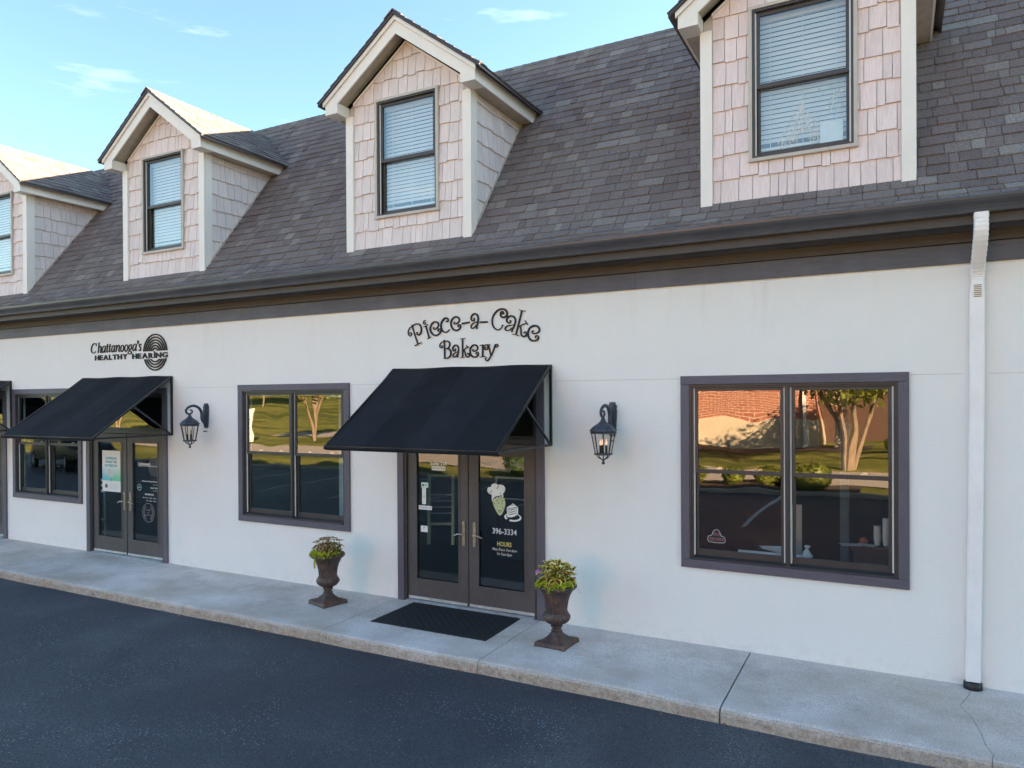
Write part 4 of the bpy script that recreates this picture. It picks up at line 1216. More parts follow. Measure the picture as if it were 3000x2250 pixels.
# each curly glyph: list of (control points, start, middle, end width); box is 0..1 wide, 0..1 high
CG = {
 'P': [([(0.40, 1.0), (0.44, 0.5), (0.50, 0.02)], .10, .085, .085, 0), ([(0.26, 0.0), (0.50, 0.015), (0.76, 0.03)], .07, .06, .07, 0),
       ([(0.42, 0.90), (0.62, 0.97), (0.90, 0.90), (0.99, 0.72), (0.92, 0.52), (0.75, 0.42), (0.62, 0.47), (0.62, 0.56), (0.70, 0.56)], .045, .11, .04, 1),
       ([(0.42, 0.92), (0.20, 0.90), (0.04, 0.76), (0.02, 0.60), (0.12, 0.52), (0.23, 0.58), (0.20, 0.67), (0.12, 0.65)], .045, .06, .05, 1)],
 'i': [([(0.55, 0.66), (0.56, 0.3), (0.57, 0.02)], .14, .12, .12, 0), ([(0.10, 0.69), (0.45, 0.68), (0.98, 0.72)], .05, .06, .05, 0), ([(0.20, 0.0), (0.57, 0.012), (0.95, 0.03)], .06, .06, .06, 0),
       ([(0.80, 0.93), (0.62, 1.0), (0.35, 0.95), (0.25, 0.86), (0.40, 0.79), (0.62, 0.81), (0.62, 0.88), (0.48, 0.89)], .04, .055, .05, 1)],
 'e': [([(0.50, 0.60), (0.40, 0.64), (0.36, 0.55), (0.46, 0.47), (0.64, 0.50), (0.84, 0.60), (0.92, 0.76), (0.80, 0.92), (0.58, 0.99), (0.30, 0.92), (0.09, 0.72), (0.05, 0.45), (0.18, 0.18), (0.45, 0.03), (0.75, 0.05), (0.97, 0.18), (0.98, 0.34), (0.84, 0.40), (0.72, 0.32), (0.78, 0.23), (0.86, 0.26)], .05, .155, .05, 1)],
 'c': [([(0.72, 0.80), (0.78, 0.72), (0.90, 0.74), (0.94, 0.86), (0.80, 0.97), (0.55, 0.97), (0.24, 0.80), (0.07, 0.50), (0.16, 0.20), (0.42, 0.04), (0.70, 0.04), (0.97, 0.17)], .06, .16, .06, 1)],
 'C': [([(0.62, 0.80), (0.68, 0.77), (0.74, 0.82), (0.66, 0.88), (0.55, 0.82), (0.58, 0.68), (0.74, 0.62), (0.93, 0.69), (0.97, 0.83), (0.84, 0.96), (0.62, 1.0), (0.34, 0.92), (0.12, 0.70), (0.05, 0.42), (0.17, 0.16), (0.42, 0.03), (0.64, 0.08), (0.78, 0.26)], .05, .125, .05, 1), ([(0.70, 0.24), (0.80, 0.27)], .06, .06, .06, 0)],
 'a': [([(0.34, 0.66), (0.44, 0.70), (0.46, 0.60), (0.34, 0.53), (0.14, 0.58), (0.05, 0.72), (0.18, 0.90), (0.45, 0.99), (0.74, 0.93), (0.90, 0.72), (0.86, 0.40), (0.76, 0.18), (0.76, 0.01)], .06, .14, .13, 1),
       ([(0.80, 0.48), (0.52, 0.42), (0.20, 0.32), (0.07, 0.16), (0.20, 0.05), (0.45, 0.10), (0.70, 0.28)], .05, .11, .05, 1)],
 'k': [([(0.32, 0.97), (0.31, 0.5), (0.29, 0.03)], .12, .11, .11, 0), ([(0.12, 0.985), (0.34, 0.975), (0.56, 0.99)], .05, .05, .05, 0), ([(0.04, 0.0), (0.28, 0.015), (0.50, 0.0)], .05, .05, .05, 0),
       ([(0.33, 0.32), (0.56, 0.44), (0.84, 0.56)], .05, .07, .06, 0), ([(0.68, 0.63), (0.82, 0.56), (0.93, 0.50)], .05, .05, .05, 0),
       ([(0.46, 0.40), (0.56, 0.24), (0.64, 0.08), (0.80, 0.015), (0.95, 0.06), (0.98, 0.16), (0.86, 0.21), (0.78, 0.14)], .06, .11, .05, 1)],
 'B': [([(0.42, 1.0), (0.43, 0.5), (0.42, 0.02)], .11, .105, .105, 0), ([(0.30, 0.02), (0.50, 0.0), (0.72, 0.03)], .05, .06, .05, 0),
       ([(0.44, 0.90), (0.68, 0.93), (0.88, 0.82), (0.86, 0.64), (0.68, 0.53), (0.46, 0.52)], .05, .10, .05, 1), ([(0.50, 0.53), (0.78, 0.50), (0.96, 0.36), (0.92, 0.14), (0.70, 0.02), (0.46, 0.03)], .05, .12, .05, 1),
       ([(0.44, 0.92), (0.22, 0.90), (0.05, 0.78), (0.04, 0.64), (0.16, 0.58), (0.25, 0.64), (0.20, 0.71), (0.13, 0.68)], .045, .055, .05, 1)],
 'r': [([(0.36, 0.98), (0.36, 0.5), (0.34, 0.03)], .13, .13, .13, 0), ([(0.05, 0.0), (0.34, 0.015), (0.66, 0.06)], .05, .055, .05, 0), ([(0.04, 0.90), (0.20, 0.95), (0.38, 0.98)], .045, .05, .05, 0),
       ([(0.40, 0.72), (0.55, 0.90), (0.80, 0.96), (0.97, 0.82), (0.92, 0.62), (0.70, 0.57), (0.58, 0.68), (0.66, 0.78), (0.78, 0.74)], .05, .10, .05, 1)],
 'y': [([(0.14, 0.90), (0.30, 0.62), (0.46, 0.34)], .12, .11, .09, 0), ([(0.0, 0.93), (0.14, 0.945), (0.30, 0.94)], .04, .045, .04, 0),
       ([(0.78, 0.92), (0.84, 0.84), (0.97, 0.90), (0.93, 1.0), (0.74, 0.96), (0.68, 0.74), (0.55, 0.45), (0.38, 0.16), (0.22, 0.02), (0.06, 0.06), (0.05, 0.17), (0.16, 0.19)], .045, .11, .05, 1)],
 '-': [([(0.0, 0.5), (0.5, 0.5), (1.0, 0.5)], .9, .95, .9, 0)],
}
PC = [('P', -5.242, 3.215, 0.210, 0.265, 0.273), ('i', -5.079, 3.286, 0.076, 0.233, 0.303), ('e', -4.965, 3.313, 0.152, 0.173, 0.257),
 ('c', -4.835, 3.343, 0.128, 0.178, 0.119), ('e', -4.685, 3.360, 0.140, 0.169, 0.071), ('-', -4.545, 3.433, 0.108, 0.026, 0.10),
 ('a', -4.423, 3.366, 0.116, 0.184, -0.03), ('-', -4.298, 3.431, 0.107, 0.024, -0.02), ('C', -4.104, 3.334, 0.206, 0.253, -0.129),
 ('a', -3.957, 3.311, 0.138, 0.187, -0.224), ('k', -3.831, 3.259, 0.189, 0.296, -0.262), ('e', -3.667, 3.196, 0.154, 0.179, -0.284),
 ('B', -4.835, 3.029, 0.167, 0.227, 0.032), ('a', -4.689, 3.033, 0.096, 0.154, -0.007), ('k', -4.564, 3.032, 0.139, 0.233, 0.021), ('e', -4.433, 3.030, 0.122, 0.149, -0.007),
 ('r', -4.297, 3.030, 0.116, 0.150, -0.007), ('y', -4.209, 2.973, 0.150, 0.210, -0.156)]
def curly(mb, g, x, z, w, h, ang, y, dep, wmul=1.0):
    ca, sa = cos(ang), sin(ang)
    ref = 0.21 if h > 0.22 else 0.185
    ref *= h/max(h, 1e-6)
    def tw(u, v):
        a, b = (u-0.5)*w, v*h
        return (x+a*ca-b*sa, z+a*sa+b*ca)
    sc = {'P': 0.22, 'C': 0.21, 'k': 0.20, 'B': 0.20, 'i': 0.165, '-': 0.026}.get(g, 0.165)*(h/{'P': 0.265, 'C': 0.253, 'k': 0.296, 'B': 0.227, 'i': 0.233, '-': 0.026, 'y': 0.21, 'r': 0.15}.get(g, 0.18))**0.6
    for j, (pts, a, m_, b, sm) in enumerate(CG[g]):
        stroke(mb, catmull(pts, 6), a*sc*wmul, m_*sc*wmul, b*sc*wmul, y, dep+0.0004*j, tw)
sg = thing('bakery_sign', 'curly black raised letters reading Piece-a-Cake Bakery above the awning', 'sign', (-4.5, -0.002, 3.25))
for g, x, z, w, h, ang in PC:
    mb = MB(); curly(mb, g, x+4.5, z-3.25, w, h, ang, 0.0, 0.014, 0.84); mb.build('letter', 'letter', sg)
# hearing clinic sign: italic serif word, bold capitals, ring emblem
IG = {
 'C': [([(0.93, 0.80), (0.84, 0.95), (0.58, 1.0), (0.28, 0.84), (0.10, 0.52), (0.12, 0.20), (0.34, 0.02), (0.62, 0.03), (0.86, 0.20)], .05, .15, .05, 1), ([(0.97, 1.0), (0.93, 0.86), (0.90, 0.70)], .03, .05, .05, 0)],
 'h': [([(0.36, 0.98), (0.25, 0.5), (0.12, 0.0)], .14, .14, .14, 0), ([(0.16, 0.97), (0.40, 1.0)], .05, .05, .05, 0), ([(0.20, 0.30), (0.45, 0.56), (0.75, 0.64), (0.86, 0.52), (0.78, 0.25), (0.74, 0.06), (0.84, 0.0), (1.0, 0.10)], .04, .13, .04, 1)],
 'a': [([(0.90, 0.90), (0.60, 1.0), (0.28, 0.80), (0.08, 0.40), (0.12, 0.08), (0.30, 0.0), (0.55, 0.20), (0.80, 0.62)], .06, .13, .05, 1), ([(0.95, 0.98), (0.82, 0.50), (0.74, 0.12), (0.84, 0.0), (1.0, 0.10)], .13, .14, .05, 1)],
 't': [([(0.68, 1.0), (0.45, 0.50), (0.32, 0.14), (0.46, 0.0), (0.80, 0.14)], .15, .15, .05, 1), ([(0.15, 0.72), (0.55, 0.74), (0.95, 0.74)], .06, .06, .06, 0)],
 'n': [([(0.06, 0.88), (0.24, 0.98), (0.22, 0.60), (0.10, 0.0)], .05, .14, .14, 1), ([(0.18, 0.40), (0.42, 0.80), (0.72, 1.0), (0.86, 0.84), (0.76, 0.36), (0.74, 0.08), (0.84, 0.0), (1.0, 0.12)], .04, .14, .04, 1)],
 'o': [([(0.60, 0.99), (0.26, 0.84), (0.08, 0.45), (0.20, 0.06), (0.48, 0.0), (0.80, 0.22), (0.94, 0.62), (0.82, 0.93), (0.60, 0.99)], .08, .13, .08, 1)],
 'g': [([(0.62, 0.99), (0.34, 0.88), (0.26, 0.62), (0.44, 0.42), (0.72, 0.48), (0.84, 0.74), (0.78, 0.94), (0.62, 0.99)], .08, .12, .08, 1), ([(0.80, 0.94), (1.0, 0.98)], .06, .06, .06, 0),
       ([(0.42, 0.44), (0.26, 0.34), (0.50, 0.28), (0.84, 0.22), (0.82, 0.06), (0.44, 0.0), (0.08, 0.06), (0.12, 0.20), (0.40, 0.27)], .06, .11, .05, 1)],
 "'": [([(0.70, 1.0), (0.45, 0.45), (0.30, 0.0)], .30, .22, .08, 0)],
 's': [([(0.90, 0.80), (0.66, 1.0), (0.34, 0.88), (0.38, 0.62), (0.64, 0.42), (0.66, 0.12), (0.38, 0.0), (0.06, 0.16)], .08, .16, .08, 1)],
}
CH = [('C', -11.893, -11.733, 3.334, 3.494), ('h', -11.708, -11.601, 3.334, 3.505), ('a', -11.598, -11.492, 3.338, 3.445), ('t', -11.484, -11.421, 3.339, 3.471), ('t', -11.420, -11.353, 3.339, 3.470),
 ('a', -11.345, -11.245, 3.338, 3.444), ('n', -11.235, -11.120, 3.337, 3.442), ('o', -11.108, -11.021, 3.336, 3.440), ('o', -11.008, -10.917, 3.335, 3.441), ('g', -10.921, -10.815, 3.289, 3.442),
 ('a', -10.805, -10.697, 3.339, 3.445), ("'", -10.685, -10.645, 3.440, 3.496), ('s', -10.655, -10.575, 3.334, 3.439)]
def italic(mb, g, x0, x1, z0, z1, y, dep, k=1.0):
    tw = lambda u, v: (x0+(x1-x0)*u, z0+(z1-z0)*v)
    sc = 0.185*k
    for j, (pts, a, m_, b, sm) in enumerate(IG[g]):
        stroke(mb, catmull(pts, 6), a*sc, m_*sc, b*sc, y, dep+0.0004*j, tw)
hs = thing('clinic_sign', "black raised sign reading Chattanooga's Healthy Hearing with a ring emblem", 'sign', (-10.9, -0.002, 3.29))
for g, x0, x1, z0, z1 in CH:
    mb = MB(); italic(mb, g, x0+10.9, x1+10.9, z0-3.29, z1-3.29, 0.0, 0.012, 0.72); mb.build('letter', 'letter', hs)
def caps_word(word, x0, x1, z0, z1, y, dep, parent, mat, lowers=''):
    """bold sans capitals, one mesh per letter"""
    ws = []
    for ch in word:
        me = text_mesh(ch, 1.0); xs_ = [v.co.x for v in me.vertices]; ws.append(max(xs_)-min(xs_)); bpy.data.meshes.remove(me)
    gap = 0.10; tot = sum(ws)+gap*(len(word)-1); x = x0
    for ch, w in zip(word, ws):
        ww = w/tot*(x1-x0)
        zz1 = z1 if ch != 'i' else z1+(z1-z0)*0.28
        o = text_fit(ch, x, x+ww, z0, zz1, y-dep/2, mat, parent, 'letter', extrude=0.5, bold=0.035)
        for v in o.data.vertices: v.co.y = (y-dep) if v.co.y < y-dep/2 else y
        x += ww+gap/tot*(x1-x0)
caps_word('HEALTHY', -11.783+10.9, -10.936+10.9, 3.209-3.29, 3.294-3.29, 0.0, 0.012, hs, 'letter')
caps_word('HEARiNG', -10.812+10.9, -9.952+10.9, 3.206-3.29, 3.290-3.29, 0.0, 0.012, hs, 'letter')
cx, cz = -10.248+10.9, 3.296-3.29
def arc_ring(mb, r0, r1, zc0, zc1, upper, y, dep):
    n = 40; pts_o, pts_i = [], []
    lim = zc1 if upper else zc0
    for r_, L_ in ((r1, pts_o), (r0, pts_i)):
        s = (lim-cz)/r_
        if abs(s) >= 1:
            if (upper and s > 0) or (not upper and s < 0): return False
            a0, a1 = (-pi/2, 3*pi/2) if upper else (pi/2, -3*pi/2)
        else:
            a = math.asin(s)
            a0, a1 = (a, pi-a) if upper else (a, -pi-a)
        for i in range(n+1):
            t = a0+(a1-a0)*i/n; L_.append((cx+r_*cos(t), cz+r_*sin(t)))
    k = len(mb.v); m_ = n+1
    for q in (pts_o, pts_i): mb.v += [(p[0], y-dep, p[1]) for p in q]
    for q in (pts_o, pts_i): mb.v += [(p[0], y, p[1]) for p in q]
    for i in range(n):
        for f in ((k+i, k+i+1, k+m_+i+1, k+m_+i), (k+i, k+2*m_+i, k+2*m_+i+1, k+i+1), (k+m_+i, k+m_+i+1, k+3*m_+i+1, k+3*m_+i)):
            mb.f.append(f); mb.t.append(.5); mb.mi.append(0)
    for i in (0, n): mb.f.append((k+i, k+m_+i, k+3*m_+i, k+2*m_+i)); mb.t.append(.5); mb.mi.append(0)
    return True
for j in range(6):
    r1_ = 0.290-0.043*j; r0_ = r1_-0.023
    for up in (True, False):
        mb = MB()
        if arc_ring(mb, r0_, r1_, -0.098, 0.026, up, 0.0, 0.012): mb.build('emblem_arc', 'letter', hs)

# ------------------------------------------------------------------ vinyl on the glass
YG = 0.0325   # just outside the door panes
def flat_poly(mb, pts, y, mat=0):
    mb.cur = mat; mb.face([(p[0], y, p[1]) for p in pts]); mb.cur = 0
(LA, g0, g1, _y), (RA, h0, h1, _y2) = DOORLEAF[2]
def dl(x, door): return x-door.location.x
# right leaf: curly name, chef, cake, telephone, hours
mb = MB()
for g, x, z, w, h, ang in PC:
    k = 0.300; X = -4.050+(x+4.42)*k*1.02; Z = 1.684+(z-3.03)*k*0.80
    curly(mb, g, dl(X, RA), Z, w*k, h*k*0.86, ang*1.1, YG, 0.0005, 0.25)
mb.build('name_decal', 'white_vinyl', RA)
text_fit('396-3334', dl(-4.219, RA), dl(-3.894, RA), 0.940, 1.008, YG, 'white_vinyl', RA, 'telephone_decal', bold=0.006)
text_fit('HOURS', dl(-4.155, RA), dl(-3.964, RA), 0.799, 0.852, YG, 'gold_vinyl', RA, 'hours_decal', bold=0.02)
text_fit('Mon-Thurs 7am-6pm', dl(-4.217, RA), dl(-3.894, RA), 0.735, 0.774, YG, 'white_vinyl', RA, 'hours_decal')
text_fit('Fri 7am-5pm', dl(-4.154, RA), dl(-3.961, RA), 0.682, 0.720, YG, 'white_vinyl', RA, 'hours_decal')
dx = -RA.location.x
def P_(pts): return [(p[0]+dx, p[1]) for p in pts]
def loop(pts, n=5): return catmull(pts+[pts[0]], n)[:-1]
mb = MB()
hat = loop([(-4.225, 1.400), (-4.262, 1.410), (-4.287, 1.445), (-4.272, 1.485), (-4.238, 1.490), (-4.225, 1.518), (-4.185, 1.535), (-4.145, 1.522), (-4.115, 1.524), (-4.065, 1.515), (-4.042, 1.478), (-4.058, 1.435), (-4.075, 1.420), (-4.070, 1.385), (-4.135, 1.372), (-4.190, 1.345), (-4.222, 1.325)])
flat_poly(mb, P_(hat), YG)
plate = []
for i in range(28):
    t = 2*pi*i/28; plate.append((-3.945+0.113*cos(t), 1.150+0.050*sin(t)))
pi_ = [(-3.942+(x+3.945)*0.80, 1.156+(z-1.150)*0.72) for x, z in plate]
for i in range(28):
    j = (i+1) % 28
    if i in (17, 18): continue
    mb.face([(plate[i][0]+dx, YG, plate[i][1]), (plate[j][0]+dx, YG, plate[j][1]), (pi_[j][0]+dx, YG, pi_[j][1]), (pi_[i][0]+dx, YG, pi_[i][1])])
flat_poly(mb, P_([(-4.018, 1.148), (-3.955, 1.150), (-3.900, 1.172), (-3.876, 1.20), (-3.874, 1.272), (-3.905, 1.290), (-3.946, 1.315), (-3.960, 1.298), (-4.024, 1.262)]), YG-0.0004)
mb.build('chef_hat_decal', 'white_vinyl', RA)
mb = MB(); flat_poly(mb, P_(loop([(-4.214, 1.330), (-4.190, 1.348), (-4.130, 1.372), (-4.075, 1.380), (-4.052, 1.350), (-4.042, 1.300), (-4.060, 1.235), (-4.085, 1.185), (-4.112, 1.162), (-4.140, 1.175), (-4.175, 1.225), (-4.205, 1.285)])), YG-0.0004)
mb.build('face_decal', 'skin_vinyl', RA)
mb = MB()
def ink(pts, w=0.005, sm=True):
    q = catmull(pts, 5) if sm else pts
    stroke(mb, q, w*0.6, w*1.2, w*0.6, YG-0.0006, 0.0003, lambda u, v: (u+dx, v))
ink([(-4.214, 1.335), (-4.185, 1.365), (-4.130, 1.385), (-4.078, 1.395)], 0.011); ink([(-4.165, 1.385), (-4.172, 1.355)], .009, False); ink([(-4.14, 1.385), (-4.120, 1.358)], .010, False); ink([(-4.105, 1.39), (-4.085, 1.362)], .008, False)
ink([(-4.225, 1.325), (-4.205, 1.270), (-4.170, 1.205), (-4.135, 1.165), (-4.110, 1.152), (-4.080, 1.175), (-4.052, 1.240), (-4.036, 1.300), (-4.045, 1.350)], 0.006)
ink([(-4.262, 1.415), (-4.235, 1.430), (-4.222, 1.455)], .006); ink([(-4.165, 1.475), (-4.140, 1.490), (-4.128, 1.520)], .006); ink([(-4.115, 1.440), (-4.10, 1.410), (-4.108, 1.390)], .004)
ink([(-4.165, 1.325), (-4.150, 1.338), (-4.140, 1.330)], .005); ink([(-4.095, 1.330), (-4.080, 1.340), (-4.072, 1.325)], .005)
ink([(-4.138, 1.300), (-4.132, 1.308), (-4.126, 1.300)], .008); ink([(-4.090, 1.302), (-4.085, 1.309), (-4.080, 1.302)], .008)
ink([(-4.092, 1.290), (-4.082, 1.262), (-4.068, 1.243), (-4.085, 1.238)], .004)
ink([(-4.150, 1.226), (-4.120, 1.214), (-4.090, 1.222)], .007); ink([(-4.138, 1.205), (-4.115, 1.198), (-4.095, 1.208)], .006); ink([(-4.205, 1.290), (-4.190, 1.300), (-4.188, 1.280)], .004)
for z0 in (1.238, 1.213, 1.188): ink([(-4.016, z0-0.004), (-3.960, z0-0.002), (-3.895, z0+0.020)], .007)
ink([(-4.022, 1.258), (-3.970, 1.252), (-3.900, 1.272), (-3.878, 1.272)], .005); ink([(-3.965, 1.290), (-3.945, 1.296), (-3.93, 1.284)], .005); ink([(-3.900, 1.272), (-3.899, 1.20), (-3.902, 1.175)], .004)
mb.build('ink_lines', 'ink', RA)
# left leaf: suite number and the small notices
text_fit('Suite 114', dl(-5.098, LA), dl(-4.856, LA), 1.716, 1.762, YG, 'white_vinyl', LA, 'suite_decal', bold=0.03)
def notice(name, x0, x1, z0, z1, mat, door, lines=(), tcol='ink'):
    o = MB().box(x0-door.location.x, x1-door.location.x, YG-0.0012, YG, z0, z1).build(name, mat, door)
    for s, a, b, c, d_ in lines:
        W_, H_ = x1-x0, z1-z0
        text_fit(s, x0+W_*a-door.location.x, x0+W_*b-door.location.x, z0+H_*c, z0+H_*d_, YG-0.0016, tcol, door, 'printed_words')
    return o
notice('notice_sticker', -5.076, -4.875, 1.654, 1.705, 'paper', LA, [('No Soliciting', .06, .94, .22, .80)])
notice('payment_sticker', -5.234, -5.129, 1.431, 1.497, 'mint_paper', LA, [('Pay', .45, .82, .30, .72)])
mb = MB(); flat_poly(mb, [(p[0]+5.234-5.234-LA.location.x, p[1]) for p in loop([(-5.212, 1.448), (-5.222, 1.460), (-5.220, 1.474), (-5.208, 1.477), (-5.196, 1.474), (-5.198, 1.460), (-5.200, 1.449)], 3)], YG-0.0016); mb.build('printed_mark', 'ink', LA)
notice('notice_strip', -5.224, -5.164, 1.224, 1.430, 'paper', LA, [('CARD', .2, .8, .88, .93), ('=', .3, .7, .42, .52)], 'etch_vinyl')
notice('notice_sticker', -5.277, -5.079, 1.158, 1.209, 'paper', LA, [('No Smoking', .05, .70, .25, .75)])
mb = MB(); stroke(mb, [(-5.125, 1.178), (-5.095, 1.182)], .006, .006, .006, YG-0.0014, 0.0003, lambda u, v: (u-LA.location.x, v)); stroke(mb, [(-5.11, 1.19), (-5.09, 1.20)], .004, .004, .004, YG-0.0014, 0.0003, lambda u, v: (u-LA.location.x, v)); mb.build('printed_mark', 'ink', LA)
notice('payment_sticker', -5.246, -5.144, 0.879, 0.957, 'paper', LA, [('P', .40, .64, .38, .88)], 'blue_ink')
# hearing clinic door
(LC, _a, _b, _c), (RC_, _d, _e, _f) = DOORLEAF[1]
def tf(s, x0, x1, z0, z1, mat='white_vinyl', bold=0.0, nm='name_decal'): return text_fit(s, dl(x0, RC_), dl(x1, RC_), z0, z1, YG, mat, RC_, nm, bold=bold)
mb = MB()
for g, x0, x1, z0, z1 in CH:
    k = 0.235; f = lambda x: dl(-10.751+(x+11.893)*k, RC_)
    italic(mb, g, f(x0), f(x1), 1.512+(z0-3.334)*k, 1.512+(z1-3.334)*k, YG, 0.0004, 0.28)
mb.build('name_decal', 'white_vinyl', RC_)
tf('HEALTHY HEARiNG', -10.74, -10.288, 1.484, 1.508, 'white_vinyl', 0.01)
for j in range(6):
    r1_ = 0.150-0.022*j; mb = MB()
    for i in range(36):
        t0, t1 = 2*pi*i/36, 2*pi*(i+1)/36
        pass
        c0 = (dl(-10.340, RC_), 1.490)
        mb.face([(c0[0]+r1_*cos(t0), YG, c0[1]+r1_*sin(t0)), (c0[0]+(r1_-.004)*cos(t0), YG, c0[1]+(r1_-.004)*sin(t0)), (c0[0]+(r1_-.004)*cos(t1), YG, c0[1]+(r1_-.004)*sin(t1)), (c0[0]+r1_*cos(t1), YG, c0[1]+r1_*sin(t1))][::-1])
    mb.build('ring_decal', 'etch_vinyl', RC_)
tf('Wendy Halsey-Richardson', -10.655, -10.20, 1.237, 1.264, 'white_vinyl', 0.02, 'staff_decal'); tf('Audiologist', -10.390, -10.20, 1.190, 1.214, 'teal_vinyl', 0, 'staff_decal')
tf('Sarah Newton', -10.445, -10.20, 1.143, 1.166, 'white_vinyl', 0.02, 'staff_decal'); tf('Audiologist', -10.390, -10.20, 1.096, 1.120, 'teal_vinyl', 0, 'staff_decal')
tf('423.848.4232', -10.584, -10.365, 1.033, 1.060, 'white_vinyl', 0.02, 'telephone_decal'); tf('Mon-Thu   8am - 4pm', -10.631, -10.311, 0.976, 1.000, 'white_vinyl', 0.01, 'hours_decal'); tf('Fri   8am - 2pm', -10.540, -10.311, 0.930, 0.954, 'white_vinyl', 0.01, 'hours_decal')
mb = MB()
def ringm(cxx, czz, rx, rz, w, n=32, y=YG):
    for i in range(n):
        t0, t1 = 2*pi*i/n, 2*pi*(i+1)/n
        mb.face([(cxx+rx*cos(t0), y, czz+rz*sin(t0)), (cxx+rx*cos(t1), y, czz+rz*sin(t1)), (cxx+(rx-w)*cos(t1), y, czz+(rz-w)*sin(t1)), (cxx+(rx-w)*cos(t0), y, czz+(rz-w)*sin(t0))])
c0 = (dl(-10.716, RC_), 1.150); ringm(c0[0], c0[1], 0.052, 0.052, 0.009)
mb.face([(c0[0]-0.03, YG, c0[1]), (c0[0]-0.005, YG, c0[1]-0.022), (c0[0]-0.005, YG, c0[1]+0.022)]); mb.face([(c0[0]-0.006, YG-0.0002, c0[1]-0.006), (c0[0]+0.03, YG-0.0002, c0[1]-0.006), (c0[0]+0.03, YG-0.0002, c0[1]+0.006), (c0[0]-0.006, YG-0.0002, c0[1]+0.006)])
mb.build('arrow_decal', 'teal_vinyl', RC_)
mb = MB(); c0 = (dl(-10.500, RC_), 0.755); ringm(c0[0], c0[1], 0.148, 0.152, 0.006)
for sgn in (-1, 1):
    for i in range(9):
        t = -pi/2+sgn*(0.45+i*0.24); px_, pz_ = c0[0]+0.108*cos(t), c0[1]+0.112*sin(t)
        for q in (-1, 1):
            a_ = t+sgn*pi/2+q*0.6
            mb.face([(px_, YG, pz_), (px_+0.014*cos(a_+.35), YG, pz_+0.014*sin(a_+.35)), (px_+0.030*cos(a_), YG, pz_+0.030*sin(a_)), (px_+0.014*cos(a_-.35), YG, pz_+0.014*sin(a_-.35))])
mb.build('seal_decal', 'etch_vinyl', RC_)
for i, s in enumerate(('AWARD', 'OF', 'SATISFACTION')):
    z = 0.795-0.04*i; wdt = (0.055, 0.02, 0.085)[i]
    tf(s, -10.500-wdt, -10.500+wdt, z-0.010, z+0.010, 'etch_vinyl', 0, 'seal_decal')
M['blue_ink'] = simple('blue_ink', (0.02, 0.05, 0.30), 0.5)

# poster taped inside the left leaf
m, nt, out = new_mat('poster_print')
tc = N(nt, "ShaderNodeTexCoord"); sx = N(nt, "ShaderNodeSeparateXYZ"); nt.links.new(tc.outputs["Generated"], sx.inputs[0])
c1 = ramp(nt, sx.outputs[0], [(0.0, (0.10, 0.48, 0.66)), (1.0, (0.16, 0.66, 0.30))])
bandf = ramp(nt, sx.outputs[2], [(0.262, 0.0), (0.268, 1.0), (0.36, 0.85), (0.62, 0.0)])
cc = mixc(nt, bandf, (0.76, 0.77, 0.78), c1)
principled(nt, out, cc, 0.5); M['poster_print'] = m
m, nt, out = new_mat('poster_type')
tc = N(nt, "ShaderNodeTexCoord"); sx = N(nt, "ShaderNodeSeparateXYZ"); nt.links.new(tc.outputs["Generated"], sx.inputs[0])
principled(nt, out, ramp(nt, sx.outputs[0], [(0.0, (0.08, 0.36, 0.42)), (1.0, (0.10, 0.48, 0.34))]), 0.5); M['poster_type'] = m
po = thing('poster', 'white and teal poster reading Superior from the outside in, inside the clinic door glass', 'poster', (-11.433, YG, 1.04))
MB().box(-0.240, 0.240, -0.0010, 0.0, 0.0, 0.677).build('sheet', 'poster_print', po)
def pt(s, x0, x1, z0, z1, mat, bold=0.0, nm='printed_words'): return text_fit(s, x0+11.433, x1+11.433, z0-1.04, z1-1.04, -0.0014, mat, po, nm, bold=bold)
pt('SUPERIOR', -11.577, -11.288, 1.568, 1.610, 'poster_type', .05); pt('FROM THE', -11.580, -11.288, 1.508, 1.550, 'poster_type', .05); pt('OUTSIDE IN.', -11.603, -11.270, 1.448, 1.490, 'poster_type', .05)
M['print_grey'] = simple('print_grey', (0.55, 0.58, 0.60), 0.5, 0, 0.15, 40); M['print_dark'] = simple('print_dark', (0.10, 0.11, 0.12), 0.6, 0, 0.6, 60)
mb = MB()
mb.face([(x+11.433, -0.0014, z-1.04) for x, z in [(-11.525, 1.315), (-11.44, 1.300), (-11.435, 1.400), (-11.46, 1.420), (-11.51, 1.415), (-11.53, 1.39)]]); mb.face([(x+11.433, -0.0018, z-1.04) for x, z in [(-11.45, 1.285), (-11.36, 1.290), (-11.355, 1.345), (-11.39, 1.37), (-11.44, 1.355)]])
mb.build('product_picture', 'print_grey', po)
mb = MB(); ringm(0.0, 1.232-1.04, 0.020, 0.022, 0.008, 16, -0.0014)
for a_, b_ in (((-11.60, 1.100), (-11.53, 1.165)),): mb.face([(x+11.433, -0.0014, z-1.04) for x, z in [(-11.595, 1.100), (-11.54, 1.095), (-11.525, 1.13), (-11.55, 1.165), (-11.59, 1.16), (-11.605, 1.13)]])
mb.build('portrait_picture', 'print_dark', po)
for i in range(5): MB().box(-11.49+11.433, -11.24+11.433-0.02*(i % 2), -0.0013, -0.0011, 1.155-1.04-0.017*i, 1.159-1.04-0.017*i).build('text_line', 'print_grey', po)

